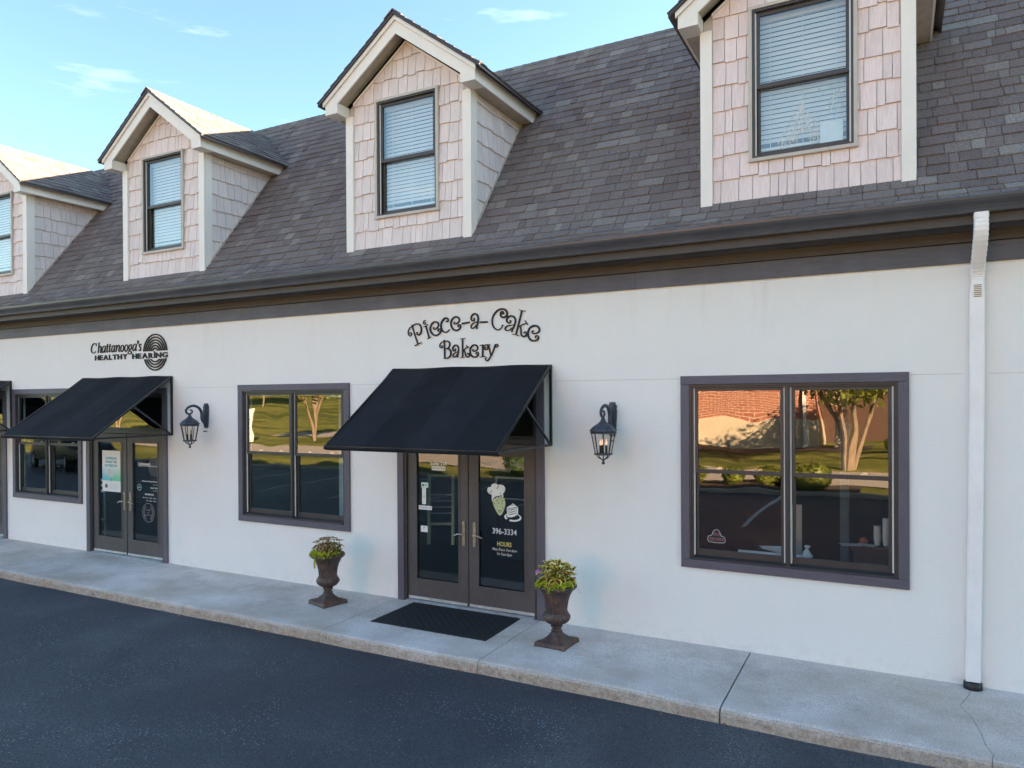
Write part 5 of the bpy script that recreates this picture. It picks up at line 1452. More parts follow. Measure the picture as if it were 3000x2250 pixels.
# ------------------------------------------------------------------ door mat
mt_ = thing('door_mat', 'black rubber mat on the pavement in front of the bakery door', 'door mat', (-4.545, -0.47, 0.002), rz=radians(0.6))
mb = MB(); mb.box(-0.755, 0.755, -0.430, 0.430, 0, 0.010); mb.build('mat_base', 'rubber', mt_, bevel=0.004)
mb = MB()
for i in range(56):
    for j in range(32):
        x = -0.715+0.026*i; y = -0.403+0.026*j
        if (i//2+j//2) % 2 == 0: mb.box(x-0.010, x+0.010, y-0.004, y+0.004, 0.0102, 0.0135)
        else: mb.box(x-0.004, x+0.004, y-0.010, y+0.010, 0.0102, 0.0135)
mb.build('mat_ribs', 'rubber', mt_, kind='stuff')

# ------------------------------------------------------------------ urns
m, nt, out = new_mat('urn_resin'); v = coords(nt)
big = noise(nt, v, 7, 6, 0.7); st = noise(nt, coords(nt, (1, 1, 0.12)), 30, 5, 0.7)
c = ramp(nt, big, [(0.35, (0.026, 0.020, 0.020)), (0.52, (0.075, 0.045, 0.038)), (0.68, (0.17, 0.085, 0.06))])
c = mixc(nt, ramp(nt, st, [(0.50, 0.0), (0.66, 0.5)]), c, (0.16, 0.095, 0.075))
principled(nt, out, c, 0.5, 0, bump(nt, st, 0.002)); M['urn_resin'] = m
M['soil'] = simple('soil', (0.03, 0.02, 0.015), 0.95, 0, 0.4, 40)
def leaf_mat(name, edge, mid, w=0.5):
    m, nt, out = new_mat(name)
    at = N(nt, "ShaderNodeAttribute"); at.attribute_name = "tint"
    c = mixc(nt, at.outputs["Fac"], mid, edge)
    c = mixc(nt, 0.4, c, ramp(nt, noise(nt, coords(nt), 90, 3), [(0.3, (0.7, 0.7, 0.7)), (0.7, (1.3, 1.3, 1.3))]), 'MULTIPLY')
    p = principled(nt, out, c, 0.5); M[name] = m
leaf_mat('coleus', (0.80, 0.72, 0.13), (0.17, 0.035, 0.02))
leaf_mat('coleus_dull', (0.52, 0.38, 0.13), (0.13, 0.035, 0.03))
leaf_mat('lime', (0.62, 0.62, 0.035), (0.52, 0.55, 0.03))
leaf_mat('green_leaf', (0.085, 0.17, 0.03), (0.05, 0.12, 0.02))
M['petal_pink'] = simple('petal_pink', (0.50, 0.10, 0.42), 0.5); M['petal_red'] = simple('petal_red', (0.35, 0.01, 0.04), 0.5); M['petal_white'] = simple('petal_white', (0.8, 0.7, 0.78), 0.5)
def leaf_shape(mb, base, d, up, L, W, curl=0.25, border=0.38):
    """pointed leaf with a folded midrib; centre and rim are separate faces so the two tones follow the leaf"""
    d = Vector(d).normalized(); up = Vector(up); s = d.cross(up)
    if s.length < 1e-4: s = d.orthogonal()
    s.normalize(); n = s.cross(d).normalized(); base = Vector(base)
    prof_ = [(0.0, 0.02), (0.18, 0.36), (0.42, 0.50), (0.70, 0.33), (1.0, 0.0)]
    def P(t, w): return base+d*(L*t)+s*(W*w)+n*(abs(w)*W*0.35-curl*L*t*t)
    for (t0, w0), (t1, w1) in zip(prof_, prof_[1:]):
        for sg_ in (-1, 1):
            i0, i1 = max(0, w0-border*0.5*(1 if w0 > 0.05 else 0)), max(0, w1-border*0.5*(1 if w1 > 0.05 else 0))
            q = [P(t0, 0), P(t0, sg_*i0), P(t1, sg_*i1), P(t1, 0)]
            r_ = [P(t0, sg_*i0), P(t0, sg_*w0), P(t1, sg_*w1), P(t1, sg_*i1)]
            mb.face(q if sg_ > 0 else q[::-1], 0.0 if 0.05 < t1 < 0.95 else 0.6); mb.face(r_ if sg_ > 0 else r_[::-1], 1.0)
def urn(x, y, rz, label, seed, bright):
    u = thing('planter_urn', label, 'planter', (x, y, 0.002), rz=rz, group='urns of plants beside the bakery door')
    r_ = random.Random(seed)
    mb = MB(); n = 28   # square foot with scooped sides
    hw = 0.163; levels = [(0.0, 1.0, 0.0), (0.012, 1.0, 0.0), (0.035, 0.98, 0.02), (0.048, 0.86, 0.15), (0.075, 0.62, 0.35), (0.105, 0.45, 0.6), (0.128, 0.36, 0.85), (0.140, 0.33, 1.0)]
    vv = []
    for z, s, rd in levels:
        for k in range(n):
            t = 2*pi*k/n+pi/4
            c_, s_ = cos(t), sin(t); m_ = max(abs(c_), abs(s_)); sq = (hw*c_/m_, hw*s_/m_)
            corner = min(abs(c_), abs(s_))/m_
            ext = 1+0.06*(corner**6)*(1-rd)
            px_, py_ = sq[0]*s*ext, sq[1]*s*ext
            cx_, cy_ = hw*s*c_*1.02, hw*s*s_*1.02
            vv.append((px_*(1-rd)+cx_*rd, py_*(1-rd)+cy_*rd, z+(0.014*(corner**4) if 0.02 < z < 0.07 else 0)))
    fs = [(a*n+k, a*n+(k+1) % n, (a+1)*n+(k+1) % n, (a+1)*n+k) for a in range(len(levels)-1) for k in range(n)]
    fs.append(tuple((len(levels)-1)*n+k for k in range(n)))
    mb.add(vv, fs); mb.build('foot', 'urn_resin', u, smooth=True, auto=50)
    mb = MB()
    mb.lathe([(0.050, 0.138), (0.058, 0.142), (0.060, 0.150), (0.048, 0.156), (0.045, 0.170), (0.052, 0.180), (0.062, 0.188), (0.062, 0.200), (0.050, 0.208), (0.052, 0.214)], 28)
    mb.build('stem', 'urn_resin', u, smooth=True, auto=60)
    mb = MB()
    mb.lathe([(0.050, 0.212), (0.085, 0.222), (0.115, 0.240), (0.137, 0.268), (0.143, 0.292), (0.136, 0.312), (0.122, 0.326), (0.124, 0.334), (0.118, 0.342), (0.110, 0.346)], 96,
             wob=lambda t, z: 1+0.030*(abs(sin(8*t))**0.7-0.6)*(1 if 0.225 < z < 0.300 else 0.15))
    mb.build('bulb_bowl', 'urn_resin', u, smooth=True)
    mb = MB()
    mb.lathe([(0.110, 0.345), (0.112, 0.40), (0.120, 0.45), (0.134, 0.50), (0.158, 0.55), (0.180, 0.580)], 168,
             wob=lambda t, z: 1+0.020*(1 if sin(21*t) > 0.1 else -0.7 if sin(21*t) < -0.3 else 0)*(1 if 0.35 < z < 0.575 else 0.3))
    mb.build('fluted_body', 'urn_resin', u)
    mb = MB(); mb.lathe([(0.176, 0.578), (0.200, 0.586), (0.212, 0.600), (0.212, 0.614), (0.202, 0.626), (0.186, 0.628), (0.174, 0.618), (0.170, 0.585)], 40); mb.build('rim', 'urn_resin', u, smooth=True)
    mb = MB(); mb.lathe([(0.001, 0.592), (0.171, 0.590)], 24); mb.build('soil', 'soil', u)
    # coleus
    col = 'coleus' if bright else 'coleus_dull'
    stems = MB()
    nst = 17 if bright else 14; count = 0
    for i in range(nst):
        a = i*2.399; rr = 0.115*sqrt((i+0.5)/nst); bx_, by_ = rr*cos(a), rr*sin(a)
        h = (0.235 if bright else 0.225)*(1-(rr/0.15)**1.6*0.62)+r_.uniform(-0.015, 0.02)
        lean = Vector((bx_*0.45, by_*0.45, 0))
        tip = Vector((bx_, by_, 0.60))+lean+Vector((0, 0, h))
        stems.tube([(bx_, by_, 0.59), tuple(tip)], 0.003, 5)
        nl = 3 if h > 0.12 else 2
        for w_ in range(nl):
            tt = 1-w_*0.24
            c_ = Vector((bx_, by_, 0.60))+(tip-Vector((bx_, by_, 0.60)))*tt
            k0 = r_.uniform(0, pi)
            for q in range(4 if w_ else 4):
                t = k0+q*pi/2+r_.uniform(-0.25, 0.25)+(0.4 if w_ % 2 else 0)
                L = (0.068+0.016*w_)*(1.0 if bright else 0.88)*r_.uniform(0.85, 1.15)
                el = (0.75-0.55*w_)+r_.uniform(-0.15, 0.15)-(0.35 if not bright else 0)
                d = (cos(t)*cos(el), sin(t)*cos(el), sin(el))
                mb = MB(); leaf_shape(mb, c_+Vector(d)*0.006, d, (0, 0, 1), L, L*0.72, 0.22+0.15*(not bright)); mb.build('leaf', col, u); count += 1
    stems.build('stems', 'green_leaf', u)
    # low green leaves and lime trailing plant
    gl = MB()
    for i in range(90):
        a = r_.uniform(0, 2*pi) if i > 40 else r_.choice((pi*0.95, -0.1, 0.2, pi*1.1))+r_.uniform(-0.4, 0.4); rr = r_.uniform(0.10, 0.185)
        t = a+r_.uniform(-0.9, 0.9); el = r_.uniform(0.0, 1.0); L = r_.uniform(0.03, 0.05)
        leaf_shape(gl, (rr*cos(a)*0.95, rr*sin(a)*0.95, 0.605+r_.uniform(0, 0.075)), (cos(t)*cos(el), sin(t)*cos(el), sin(el)), (0, 0, 1), L, L*0.5)
    gl.build('green_leaves', 'green_leaf', u, kind='stuff')
    lm = MB()
    def jenny(px_, py_, pz_, s=1.0):
        for q in (0, pi):
            t = r_.uniform(0, pi)+q; L = 0.0155*s*r_.uniform(0.8, 1.2); el = r_.uniform(-0.2, 0.9)
            leaf_shape(lm, (px_, py_, pz_), (cos(t)*cos(el), sin(t)*cos(el), sin(el)), (0, 0, 1), L*1.1, L*1.3, 0.1)
    for i in range(420):
        a = r_.gauss(-pi/2-0.1, 0.95); rr = r_.uniform(0.145, 0.215)
        jenny(rr*cos(a), rr*sin(a), 0.645-max(0, rr-0.19)*1.3+r_.uniform(-0.012, 0.02))
    for (a, ln) in ([(-pi/2+0.25, 0.16)] if not bright else [(-pi/2+0.12, 0.055)])+[(-pi/2-0.75, 0.045), (-pi/2+0.8, 0.03)]+([(-pi+0.55, 0.075), (-pi+0.7, 0.05)] if not bright else []):
        for k in range(int(ln/0.006)):
            rr = 0.222+0.002*sin(k); jenny(rr*cos(a)+r_.uniform(-0.012, 0.012)*(1-k*0.006/ln*0.7), rr*sin(a), 0.625-0.006*k, 1.1)
    lm.build('trailing_leaves', 'lime', u, kind='stuff')
    # wiry strays
    mb = MB()
    for a in (0.1,):
        mb.tube(catmull([(0.19*cos(a), 0.19*sin(a), 0.62), (0.235*cos(a), 0.235*sin(a), 0.60), (0.262*cos(a), 0.262*sin(a), 0.55)], 4), 0.0012, 4)
    mb.tube([(0.0, 0, 0.80), (-0.012, 0, 0.895 if bright else 0.86)], 0.0012, 4)
    mb.build('stray_stem', 'green_leaf', u)
    if bright:
        for (fx, fy, fz, mm_, s) in ((-0.195, -0.05, 0.735, 'petal_pink', 0.030), (0.020, -0.205, 0.655, 'petal_red', 0.018), (0.192, 0.03, 0.70, 'petal_red', 0.015)):
            mb = MB()
            for k in range(5):
                t = k*2*pi/5; c_ = Vector((fx, fy, fz)); nrm = Vector((fx*0.6, -0.8, 0.5)).normalized(); a_ = nrm.orthogonal().normalized(); b_ = nrm.cross(a_)
                q = [c_+nrm*0.004]+[c_+(a_*cos(t+e)+b_*sin(t+e))*s*m_ for e, m_ in ((-0.6, 0.75), (-0.25, 1.0), (0.25, 1.0), (0.6, 0.75))]
                mb.face([tuple(p) for p in q])
            mb.build('flower', mm_, u)
            mb = MB(); mb.lathe([(0.001, 0), (0.004, 0.002), (0.001, 0.006)], 6, (fx, fy-0.006, fz+0.003)); mb.build('flower_eye', 'petal_white', u)
    return u
urn(-3.085, -0.640, radians(-3), 'rust-streaked dark urn right of the bakery door with bright coleus and a purple flower', 4, True)
urn(-6.235, -0.560, radians(-16), 'dark fluted urn left of the bakery door with dull coleus and a lime trailing vine', 9, False)

# ------------------------------------------------------------------ things behind the shop windows
nb = thing('wifi_sign', 'small rounded Wi-Fi Free Inside sign behind the lower left pane of the large window', 'sign', (-1.617, 0.085, 1.044))
M['sign_white'] = simple('sign_white', (0.75, 0.72, 0.75), 0.5); M['sign_pink'] = simple('sign_pink', (0.55, 0.18, 0.20), 0.5)
out_ = loop([(-0.080, 0.012), (-0.092, 0.040), (-0.080, 0.070), (-0.050, 0.080), (-0.030, 0.125), (0.0, 0.143), (0.030, 0.125), (0.050, 0.080), (0.080, 0.070), (0.092, 0.040), (0.080, 0.012), (0.0, 0.006)], 4)
mb = MB(); mb.prism(out_, 0.0, 0.010); mb.build('board', 'ink', nb)
mb = MB(); mb.tube([(p[0]*0.97, -0.005, p[1]*0.97+0.002) for p in out_+[out_[0]]], 0.0038, 6); mb.build('tube_border', 'sign_white', nb)
text_fit('Wi-Fi', -0.036, 0.036, 0.075, 0.110, -0.003, 'sign_pink', nb, 'letters', bold=0.02); text_fit('FREE INSIDE', -0.076, 0.076, 0.028, 0.058, -0.003, 'sign_pink', nb, 'letters', bold=0.015)
cn = thing('window_counter', 'dark ledge inside the large window', 'counter', (-1.2, 0.45, 0.78)); MB().box(-0.75, 1.3, -0.25, 0.25, -0.03, 0.0).build('ledge_board', 'wood_in', cn)
for x in (-0.7, 1.25): MB().box(x-0.03, x+0.03, -0.2, 0.2, -0.78, -0.031).build('leg', 'wood_in', cn)
t_ = MB().tube([(-1.46, 0.40, 0.905), (-0.78, 0.46, 0.895)], 0.032, 16).build('paper_roll', 'paper', smooth=False); tag(t_, 'long white paper roll lying inside the large window', 'paper roll')
bx = MB().box(-1.44, -0.80, 0.34, 0.52, 0.7805, 0.868).build('flat_carton', 'room_blue'); tag(bx, 'low grey carton under the paper roll in the large window', 'box')
mb = MB(); rr_ = random.Random(8)
for k in range(5):
    a = rr_.uniform(-0.5, 0.5); cx_, cy_ = -1.13+rr_.uniform(-0.05, 0.05), 0.47; z = 0.944+0.006*k; w_, h_ = 0.13, 0.075
    pts = [(cx_+w_*cos(a)*sx_-h_*sin(a)*sy_, cy_+w_*sin(a)*sx_*0.3+h_*cos(a)*sy_, z+0.02*sx_*sy_+0.006*rr_.random()) for sx_, sy_ in ((-1, -1), (1, -1), (1, 1), (-1, 1))]
    mb.face(pts)
pp = mb.build('loose_papers', 'paper'); tag(pp, 'crumpled heap of white papers on top of the paper roll', 'papers')
mb = MB(); mb.lathe([(0.001, 0), (0.040, 0.0), (0.050, 0.03), (0.032, 0.07), (0.012, 0.10), (0.030, 0.125), (0.022, 0.135)], 14, (-0.79, 0.42, 0.90), wob=lambda t, z: 1+0.18*sin(3*t+z*60)+0.1*sin(7*t)); bg = mb.build('tissue_bag', 'paper'); tag(bg, 'small knotted white bag at the right end of the paper roll', 'bag')
st_ = MB().box(-0.83, -0.75, 0.36, 0.48, 0.7805, 0.8995).build('stand_block', 'wood_in'); tag(st_, 'dark block under the knotted white bag', 'block')
fr_ = thing('picture_frame', 'pale picture standing on edge behind the centre post of the large window', 'picture', (-0.955, 1.0, 0.80))
MB().box(0.0, 0.055, 0, 0.02, 0, 0.56).build('frame_edge', 'trim_beige', fr_); MB().box(-0.07, -0.001, 0.008, 0.016, 0.03, 0.53).build('picture_sheet', 'mint_paper', fr_)
MB().box(-0.07, -0.001, 0.0, 0.02, 0.531, 0.56).build('frame_edge', 'trim_beige', fr_); MB().box(-0.07, -0.001, 0.0, 0.02, 0.0, 0.029).build('frame_edge', 'trim_beige', fr_)
pl_ = MB().box(-0.545, -0.455, 1.4, 1.5, 0, 3.35).build('interior_post', 'pale_post'); tag(pl_, 'pale square post inside the shop right of the picture', 'post')
ct = thing('sales_counter', 'dark brown counter inside at the right pane of the large window', 'counter', (0.05, 1.2, 0.0))
MB().box(-0.47, 0.45, -0.25, 0.35, 0.93, 0.965).build('counter_top', 'wood_in', ct); MB().box(-0.44, 0.43, -0.22, 0.33, 0, 0.929).build('counter_body', 'wood_in', ct)
for k, (x, y, n_) in enumerate(((-0.085, 1.12, 8), (-0.17, 1.15, 5))):
    c_ = thing('cup_stack', 'tall stack of white paper cups nearest the window edge' if k == 0 else 'shorter stack of white paper cups beside the tall stack', 'cups', (x, y, 0.966), group='cup stacks on the sales counter')
    for j in range(n_):
        mb = MB(); mb.lathe([(0.026, 0.03*j), (0.036, 0.03*j+0.075), (0.038, 0.03*j+0.078), (0.034, 0.03*j+0.078)], 14); mb.build('cup', 'paper', c_)
for k, (x, y, rz, lab) in enumerate(((-0.42, 1.02, 0.3, 'white sheet of paper hanging over the left edge of the counter'), (-0.27, 1.06, -0.4, 'white sheet of paper lying in the middle of the counter'))):
    o = MB().box(-0.10, 0.10, -0.07, 0.07, 0.0, 0.002).build('sheet_of_paper', 'paper', loc=(x, y, 0.967+0.003*k)); o.rotation_euler = (0, 0, rz); tag(o, lab, 'paper')
M['orange_clay'] = simple('orange_clay', (0.45, 0.14, 0.05), 0.5)
mb = MB(); mb.lathe([(0.001, 0), (0.035, 0.005), (0.05, 0.03), (0.03, 0.055), (0.001, 0.06)], 14, (-0.30, 1.16, 0.970)); o = mb.build('clay_bowl', 'orange_clay', smooth=True); tag(o, 'small orange bowl on the counter beside the papers', 'bowl')
# display stand leaning behind the bakery's left leaf
sd = thing('display_stand', 'pale green-grey display stand leaning behind the left glass of the bakery door', 'stand', (-5.18, 0.42, 0.04), rz=0)
M['stand_paint'] = simple('stand_paint', (0.42, 0.47, 0.36), 0.5)
sd.rotation_euler = (radians(-7), radians(-4), 0)
for x in (-0.25, 0.13): MB().box(x, x+0.035, 0, 0.03, 0.6, 1.52).build('upright', 'stand_paint', sd)
for z in (0.85, 1.485): MB().box(-0.214, 0.129, 0.003, 0.027, z, z+0.035).build('rung', 'stand_paint', sd)
for z in (1.0, 1.08, 1.16, 1.24): MB().box(-0.214, 0.129, 0.010, 0.020, z, z+0.012).build('wire_shelf', 'alu', sd)
# display case deeper in the bakery
dc = thing('display_case', 'long glass-topped display case inside the bakery behind the doors', 'display case', (-4.4, 2.6, 0))
MB().box(-1.2, 1.0, 0, 0.7, 0, 0.95).build('case_body', 'wall_in_dark', dc); MB().box(-1.2, 1.0, -0.02, 0.0, 1.28, 1.31).build('case_rail', 'alu', dc); MB().box(-1.2, 1.0, -0.02, 0.0, 0.951, 0.975).build('case_rail', 'alu', dc)
for x in (-1.2, -0.1, 0.97): MB().box(x, x+0.03, -0.02, 0.01, 0.976, 1.279).build('case_post', 'alu', dc)
# pale partition behind the middle window
o = MB().box(-7.33, -6.75, 0.9, 0.96, 0, 3.3).build('partition', 'wall_pale'); tag(o, 'pale blue-green partition standing inside the middle window', 'partition')
# small pale chair back in the left window
ch = thing('chair', 'pale slatted chair back at the right corner of the clinic window', 'chair', (-12.50, 0.45, 0.0))
M['pale_wood'] = simple('pale_wood', (0.5, 0.62, 0.6), 0.5)
for z in (0.93, 1.03, 1.12): MB().box(-0.10, 0.2, 0, 0.015, z, z+0.045).build('slat', 'pale_wood', ch)
for x in (-0.13, 0.201): MB().box(x, x+0.03, 0, 0.02, 0.0, 1.17).build('back_post', 'pale_wood', ch)
MB().box(-0.13, 0.23, -0.38, 0.0-0.001, 0.45, 0.48).build('seat', 'pale_wood', ch)
for x in (-0.12, 0.20): MB().box(x, x+0.025, -0.37, -0.345, 0.0, 0.449).build('leg', 'pale_wood', ch)

M['chips'] = simple('chips', (0.42, 0.40, 0.38), 0.8, 0, 0.4, 50)
M['leaf_mid'] = simple('leaf_mid', (0.075, 0.095, 0.025), 0.7, 0, 0.5, 0.4)
# ------------------------------------------------------------------ across the lot (mirrored in the panes)
def leaf_cloud(mb, centre, rad, n, size, r_, flat=0.0, squash=1.0, shell=0.55):
    for i in range(n):
        while True:
            p = Vector((r_.uniform(-1, 1), r_.uniform(-1, 1), r_.uniform(-1, 1)))
            if shell < p.length <= 1.0: break
        c = Vector(centre)+Vector((p.x*rad, p.y*rad, p.z*rad*squash))
        a = Vector((r_.uniform(-1, 1), r_.uniform(-1, 1), r_.uniform(-1, 1))).normalized(); b = a.orthogonal().normalized(); s = size*r_.uniform(0.6, 1.4)
        mb.face([tuple(c-a*s), tuple(c+b*s*0.5), tuple(c+a*s), tuple(c-b*s*0.5)])
def bush(x, y, rad, label, seed, mat='leaf_green'):
    r_ = random.Random(seed)
    t = thing('bush', label, 'bush', (x, y, -0.05), group='clipped bushes across the lot')
    mb = MB(); leaf_cloud(mb, (0, 0, rad*0.72), rad, 1700, 0.045, r_, squash=0.8, shell=0.80); mb.build('foliage', mat, t)
    mb = MB(); mb.lathe([(rad*0.3, 0.05), (rad*0.82, rad*0.35), (rad*0.86, rad*0.8), (rad*0.5, rad*1.3), (0.02, rad*1.42)], 14); mb.build('inner_mass', mat, t)
bush(-4.25, -14.45, 0.43, 'round clipped bush mirrored left of centre in the large window', 1)
bush(-3.20, -14.5, 0.38, 'smaller round bush mirrored beside the centre post of the large window', 2)
bush(-2.05, -13.9, 0.50, 'dark round bush mirrored in the right half of the large window', 3)
bush(-5.45, -14.45, 0.44, 'round bush mirrored at the left edge of the large window', 4)
bush(-9.5, -14.2, 0.8, 'wide bush mirrored low in the bakery door glass', 5, 'leaf_dark')
bush(-11.2, -14.3, 0.7, 'second wide bush mirrored in the bakery door glass', 6, 'leaf_dark')
bush(1.6, -27, 0.7, 'bush at the verge beyond the driveway on the right', 7)
bush(0.2, -28, 0.6, 'low yellow-green bush beyond the driveway', 8)
def tree(x, y, h, label, seed, trunks=3, spread=1.6, cr=1.9, n=5200, mat='leaf_green', tr=0.11, group='trees across the lot', squash=0.8):
    r_ = random.Random(seed); z0 = z_ground(y)
    t = thing('tree', label, 'tree', (x, y, z0), group=group)
    tips = []; mb = MB()
    for k in range(trunks):
        a = k*2*pi/trunks+r_.uniform(-0.3, 0.3); s = spread*r_.uniform(0.7, 1.1) if trunks > 1 else 0.2
        pts = [(0.10*cos(a), 0.10*sin(a), 0), (0.18*s*cos(a), 0.18*s*sin(a), h*0.25), (0.5*s*cos(a), 0.5*s*sin(a), h*0.55), (s*cos(a)*0.8, s*sin(a)*0.8, h*0.8)]
        pp_ = catmull(pts, 4); mb.tube(pp_, [tr*(1-0.65*i/(len(pp_)-1)) for i in range(len(pp_))], 7); tips.append(pp_[-1])
        for q in range(3):
            b = pp_[int(len(pp_)*0.6)+q]; a2 = a+r_.uniform(-1.2, 1.2); e = (b[0]+0.7*s*cos(a2), b[1]+0.7*s*sin(a2), b[2]+h*0.22)
            mb.tube([b, e], [tr*0.4, tr*0.15], 5); tips.append(e)
    mb.build('trunk', 'bark', t)
    mb = MB()
    per = max(1, n//len(tips))
    for tp in tips: leaf_cloud(mb, (tp[0], tp[1], tp[2]+0.2), cr*r_.uniform(0.45, 0.7), per, 0.10*cr/1.9+0.02, r_, squash=squash, shell=0.2)
    mb.build('crown', mat, t)
tree(-1.4, -21.3, 4.6, 'multi-stemmed smooth-barked tree mirrored in the right half of the large window', 11, 5, 1.5, 2.1)
tree(0.9, -24.0, 4.8, 'second multi-stemmed tree mirrored at the right edge of the large window', 12, 4, 1.5, 2.1)
tree(3.4, -27.0, 5.5, 'tree standing right of the two smooth-barked trees', 13, 4, 1.6, 2.2)
tree(-34.0, -28.5, 5.0, 'multi-stemmed tree mirrored in the middle window', 14, 4, 1.3, 2.0)
tree(-44.0, -27.5, 5.2, 'multi-stemmed tree further along the lawn, mirrored left in the middle window', 21, 4, 1.4, 2.2)
tree(-58.0, -31, 5.6, 'multi-stemmed tree near the white gate side of the lawn, farthest of its row', 22, 3, 1.4, 2.4)
tree(-27.0, -46, 9.0, 'broad dark tree behind the lawn', 15, 1, 2, 6.0, 5000, 'leaf_dark', 0.25)
tree(-52.0, -60, 10.0, 'broad tree at the far end of the lawn', 16, 1, 2, 7.0, 5000, 'leaf_dark', 0.25)
tree(-76.0, -64, 10.0, 'broad tree beyond the far end of the lawn', 17, 1, 2, 8.0, 5000, 'leaf_dark', 0.25)
tree(8.0, -40, 9.0, 'large tree right of the brick building', 18, 2, 2, 6.0, 6000, 'leaf_dark', 0.25)
tree(15.0, -34, 8.0, 'tree at the far right beyond the driveway', 19, 2, 2, 5.0, 5000, 'leaf_green', 0.2)
r_ = random.Random(5); mb = MB(); tk = MB()
for k in range(34):
    x = -190+k*9+r_.uniform(-3, 3); y = -88-r_.uniform(0, 14); z0 = z_ground(y); h = r_.uniform(9, 14)
    tk.tube([(x, y, z0), (x, y, z0+h*0.6)], 0.3, 5)
    leaf_cloud(mb, (x, y, z0+h*0.58), h*0.48, 900, 0.55, r_, squash=0.95, shell=0.3)
mb.v += []; w_ = mb.build('distant_wood', 'leaf_mid', kind='stuff'); tk.build('distant_trunks', 'bark', kind='stuff')
bb = thing('brick_building', 'red brick building with a cream base across the lot, mirrored in the large window', 'building', (-8.5, -35, 0.0))
MB().box(-7.5, 4.6, -9, 0, 1.25, 9.0).build('brick_wall', 'brick', bb)
MB().box(-7.55, 4.65, -9, 0.05, -0.5, 1.249).build('base_wall', 'cream_base', bb)
MB().box(4.0, 4.14, 0.051, 0.17, -0.4, 9.0).build('corner_pipe', 'white_paint', bb)
MB().box(5.6, 6.3, -0.6, 0.05, 1.25, 9.0).build('brick_pier', 'brick', bb); MB().box(5.55, 6.35, -0.65, 0.10, -0.5, 1.249).build('pier_base', 'cream_base', bb)
MB().box(4.65, 9.0, -9, -4.0, -0.5, 9.0).build('recessed_wall', 'wood_in', bb)
MB().box(-7.8, 9.0, -9.3, 0.4, 9.0, 9.3).build('roof_slab', 'eave_brown', bb)
fe = thing('white_gate', 'white boarded enclosure mirrored in the left half of the middle window', 'gate', (-40.0, -27.0, z_ground(-27)))
for k in range(14): MB().box(-2.0+0.29*k, -2.0+0.29*k+0.27, 0, 0.05, 0.05, 1.9).build('board', 'white_paint', fe)
for x in (-2.1, 2.1): MB().box(x-0.08, x+0.08, -0.05, 0.1, 0, 2.05).build('post', 'white_paint', fe)
# leaf litter and grit in the angle of the kerb
r_ = random.Random(77); mb = MB()
for k in range(900):
    x = r_.uniform(-14, 2.0); y = kerb_y(x, r_)-0.008-abs(r_.gauss(0, 0.022)); s = r_.uniform(0.002, 0.007)
    mb.add([(x-s, y, -0.1195), (x+s, y-s, -0.1195), (x, y+s, -0.1195), (x, y, -0.1195+s*1.2)], [(0, 1, 3), (1, 2, 3), (2, 0, 3)], r_.random())
mb.build('kerb_grit', 'grit', kind='stuff')
mb = MB()
for k in range(26):
    x = r_.uniform(-8, 1.0); y = kerb_y(x, r_)-0.02-abs(r_.gauss(0, 0.05)); s = r_.uniform(0.010, 0.022); a = r_.uniform(0, pi)
    leaf_shape(mb, (x, y, -0.112), (cos(a), sin(a), 0.1), (0, 0, 1), s*1.6, s, -0.2)
mb.build('fallen_leaves', 'dead_leaf', kind='stuff')
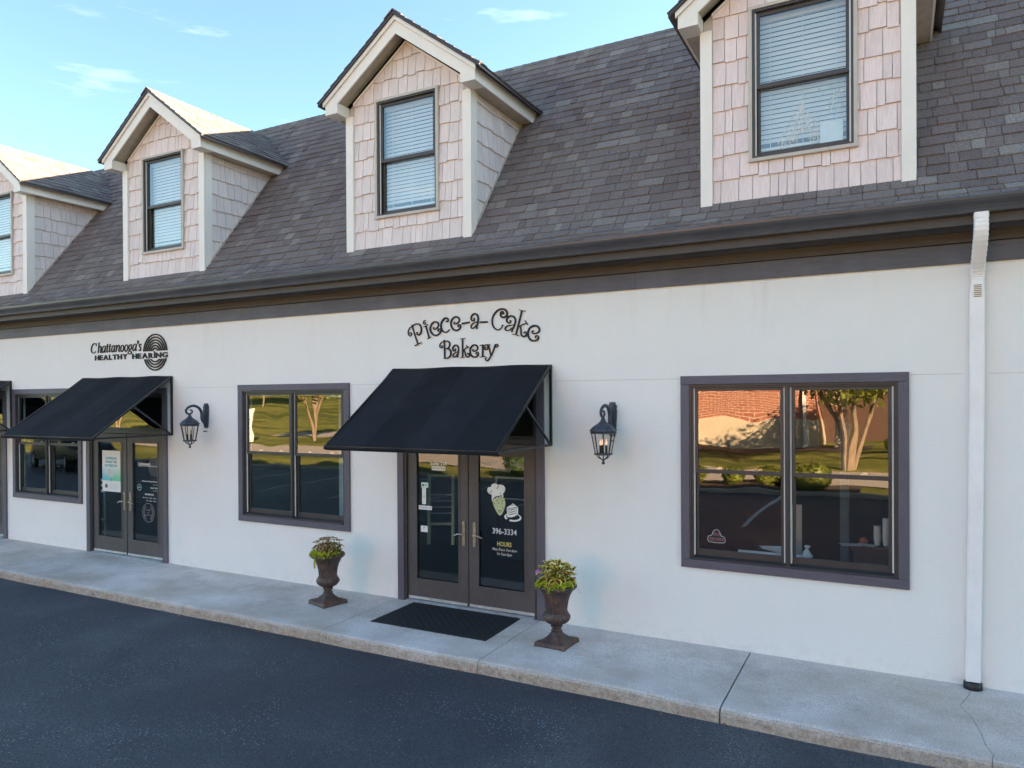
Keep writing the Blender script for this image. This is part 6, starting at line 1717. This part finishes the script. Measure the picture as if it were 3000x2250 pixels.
# dark cars parked across the lot
M['car_black'] = simple('car_black', (0.012, 0.013, 0.016), 0.25, 0.2, 0.05); M['car_glass'] = simple('car_glass', (0.01, 0.012, 0.014), 0.05)
M['tyre'] = simple('tyre', (0.02, 0.02, 0.02), 0.8); M['rim_metal'] = simple('rim_metal', (0.5, 0.5, 0.52), 0.3, 0.8); M['lamp_red'] = simple('lamp_red', (0.35, 0.01, 0.01), 0.3)
def car(x, y, rz, label):
    c = thing('parked_car', label, 'car', (x, y, -0.118), rz=rz)
    secs = [(-2.35, .72, .40, .78), (-2.25, .84, .32, .98), (-1.7, .90, .28, 1.04), (-0.9, .92, .28, 1.06), (0.9, .92, .28, 1.06), (1.7, .90, .28, 1.02), (2.2, .82, .34, .84), (2.32, .70, .42, .70)]
    def loft(secs, name, mat, y0f=0.96):
        mb = MB(); n = 10; vv = []
        for X, w, z0, z1 in secs:
            vv += [(X, -w, z0+0.1), (X, -w*1.0, (z0+z1)/2), (X, -w*0.97, z1-0.10), (X, -w*0.84, z1), (X, 0, z1+0.03), (X, w*0.84, z1), (X, w*0.97, z1-0.10), (X, w, (z0+z1)/2), (X, w, z0+0.1), (X, 0, z0)]
        fs = [(i*n+j, (i+1)*n+j, (i+1)*n+(j+1) % n, i*n+(j+1) % n) for i in range(len(secs)-1) for j in range(n)]
        fs += [tuple(range(n)), tuple((len(secs)-1)*n+j for j in range(n-1, -1, -1))]
        mb.add(vv, fs); return mb.build(name, mat, c, smooth=True, auto=35)
    loft(secs, 'body', 'car_black')
    loft([(-1.95, .70, .9, 1.10), (-1.35, .74, .9, 1.60), (0.35, .76, .9, 1.64), (0.85, .74, .9, 1.45), (1.30, .72, .9, 1.08)], 'cabin', 'car_black')
    mb = MB()
    for s_ in (-1, 1):
        mb.add([(-1.25, s_*0.772, 1.12), (0.98, s_*0.772, 1.12), (0.45, s_*0.735, 1.52), (-1.05, s_*0.735, 1.52)], [(0, 1, 2, 3)])
    mb.add([(1.24, -0.62, 1.12), (1.24, 0.62, 1.12), (0.80, 0.60, 1.50), (0.80, -0.60, 1.50)], [(0, 1, 2, 3)]); mb.build('window_glass', 'car_glass', c)
    for X in (-1.45, 1.42):
        for s_ in (-1, 1):
            mb = MB(); mb.tube([(X, s_*0.68, 0.34), (X, s_*0.93, 0.34)], 0.34, 20); w_ = mb.build('wheel', 'tyre', c)
            mb = MB(); mb.tube([(X, s_*0.90, 0.34), (X, s_*0.938, 0.34)], 0.21, 14); mb.build('rim', 'rim_metal', w_)
    for s_ in (-1, 1):
        MB().box(2.22, 2.28, s_*0.55, s_*0.80, 0.66, 0.78).build('headlight', 'rim_metal', c); MB().box(-2.34, -2.28, s_*0.55, s_*0.78, 0.72, 0.86).build('tail_light', 'lamp_red', c)
car(-29.0, -9.8, radians(8), 'dark car across the lot mirrored in the clinic window')

# chips of stone and a hairline crack on the near asphalt
r_ = random.Random(12); mb = MB()
for k in range(420):
    x = r_.uniform(-11, 1.5); y = -1.6-abs(r_.gauss(0, 2.2)); s = r_.uniform(0.002, 0.0055)*(1.5 if r_.random() < 0.08 else 1)
    mb.add([(x-s, y, -0.1195), (x+s, y-s*0.6, -0.1195), (x, y+s, -0.1195), (x, y, -0.1195+s)], [(0, 1, 3), (1, 2, 3), (2, 0, 3)], r_.random())
for (xa, ya, xb, yb, n) in ((-3.9, -3.35, -3.0, -2.9, 70), (-2.6, -2.35, -2.2, -2.2, 25), (-4.6, -3.9, -4.2, -3.75, 16)):
    for k in range(n):
        t = k/n; x = xa+(xb-xa)*t+r_.gauss(0, 0.006); y = ya+(yb-ya)*t+0.06*sin(t*5)+r_.gauss(0, 0.005); s = r_.uniform(0.0015, 0.004)
        mb.add([(x-s, y, -0.1195), (x+s, y-s*0.6, -0.1195), (x, y+s, -0.1195), (x, y, -0.1195+s*0.5)], [(0, 1, 3), (1, 2, 3), (2, 0, 3)], 0.5)
mb.build('stone_chips', 'chips', kind='stuff')
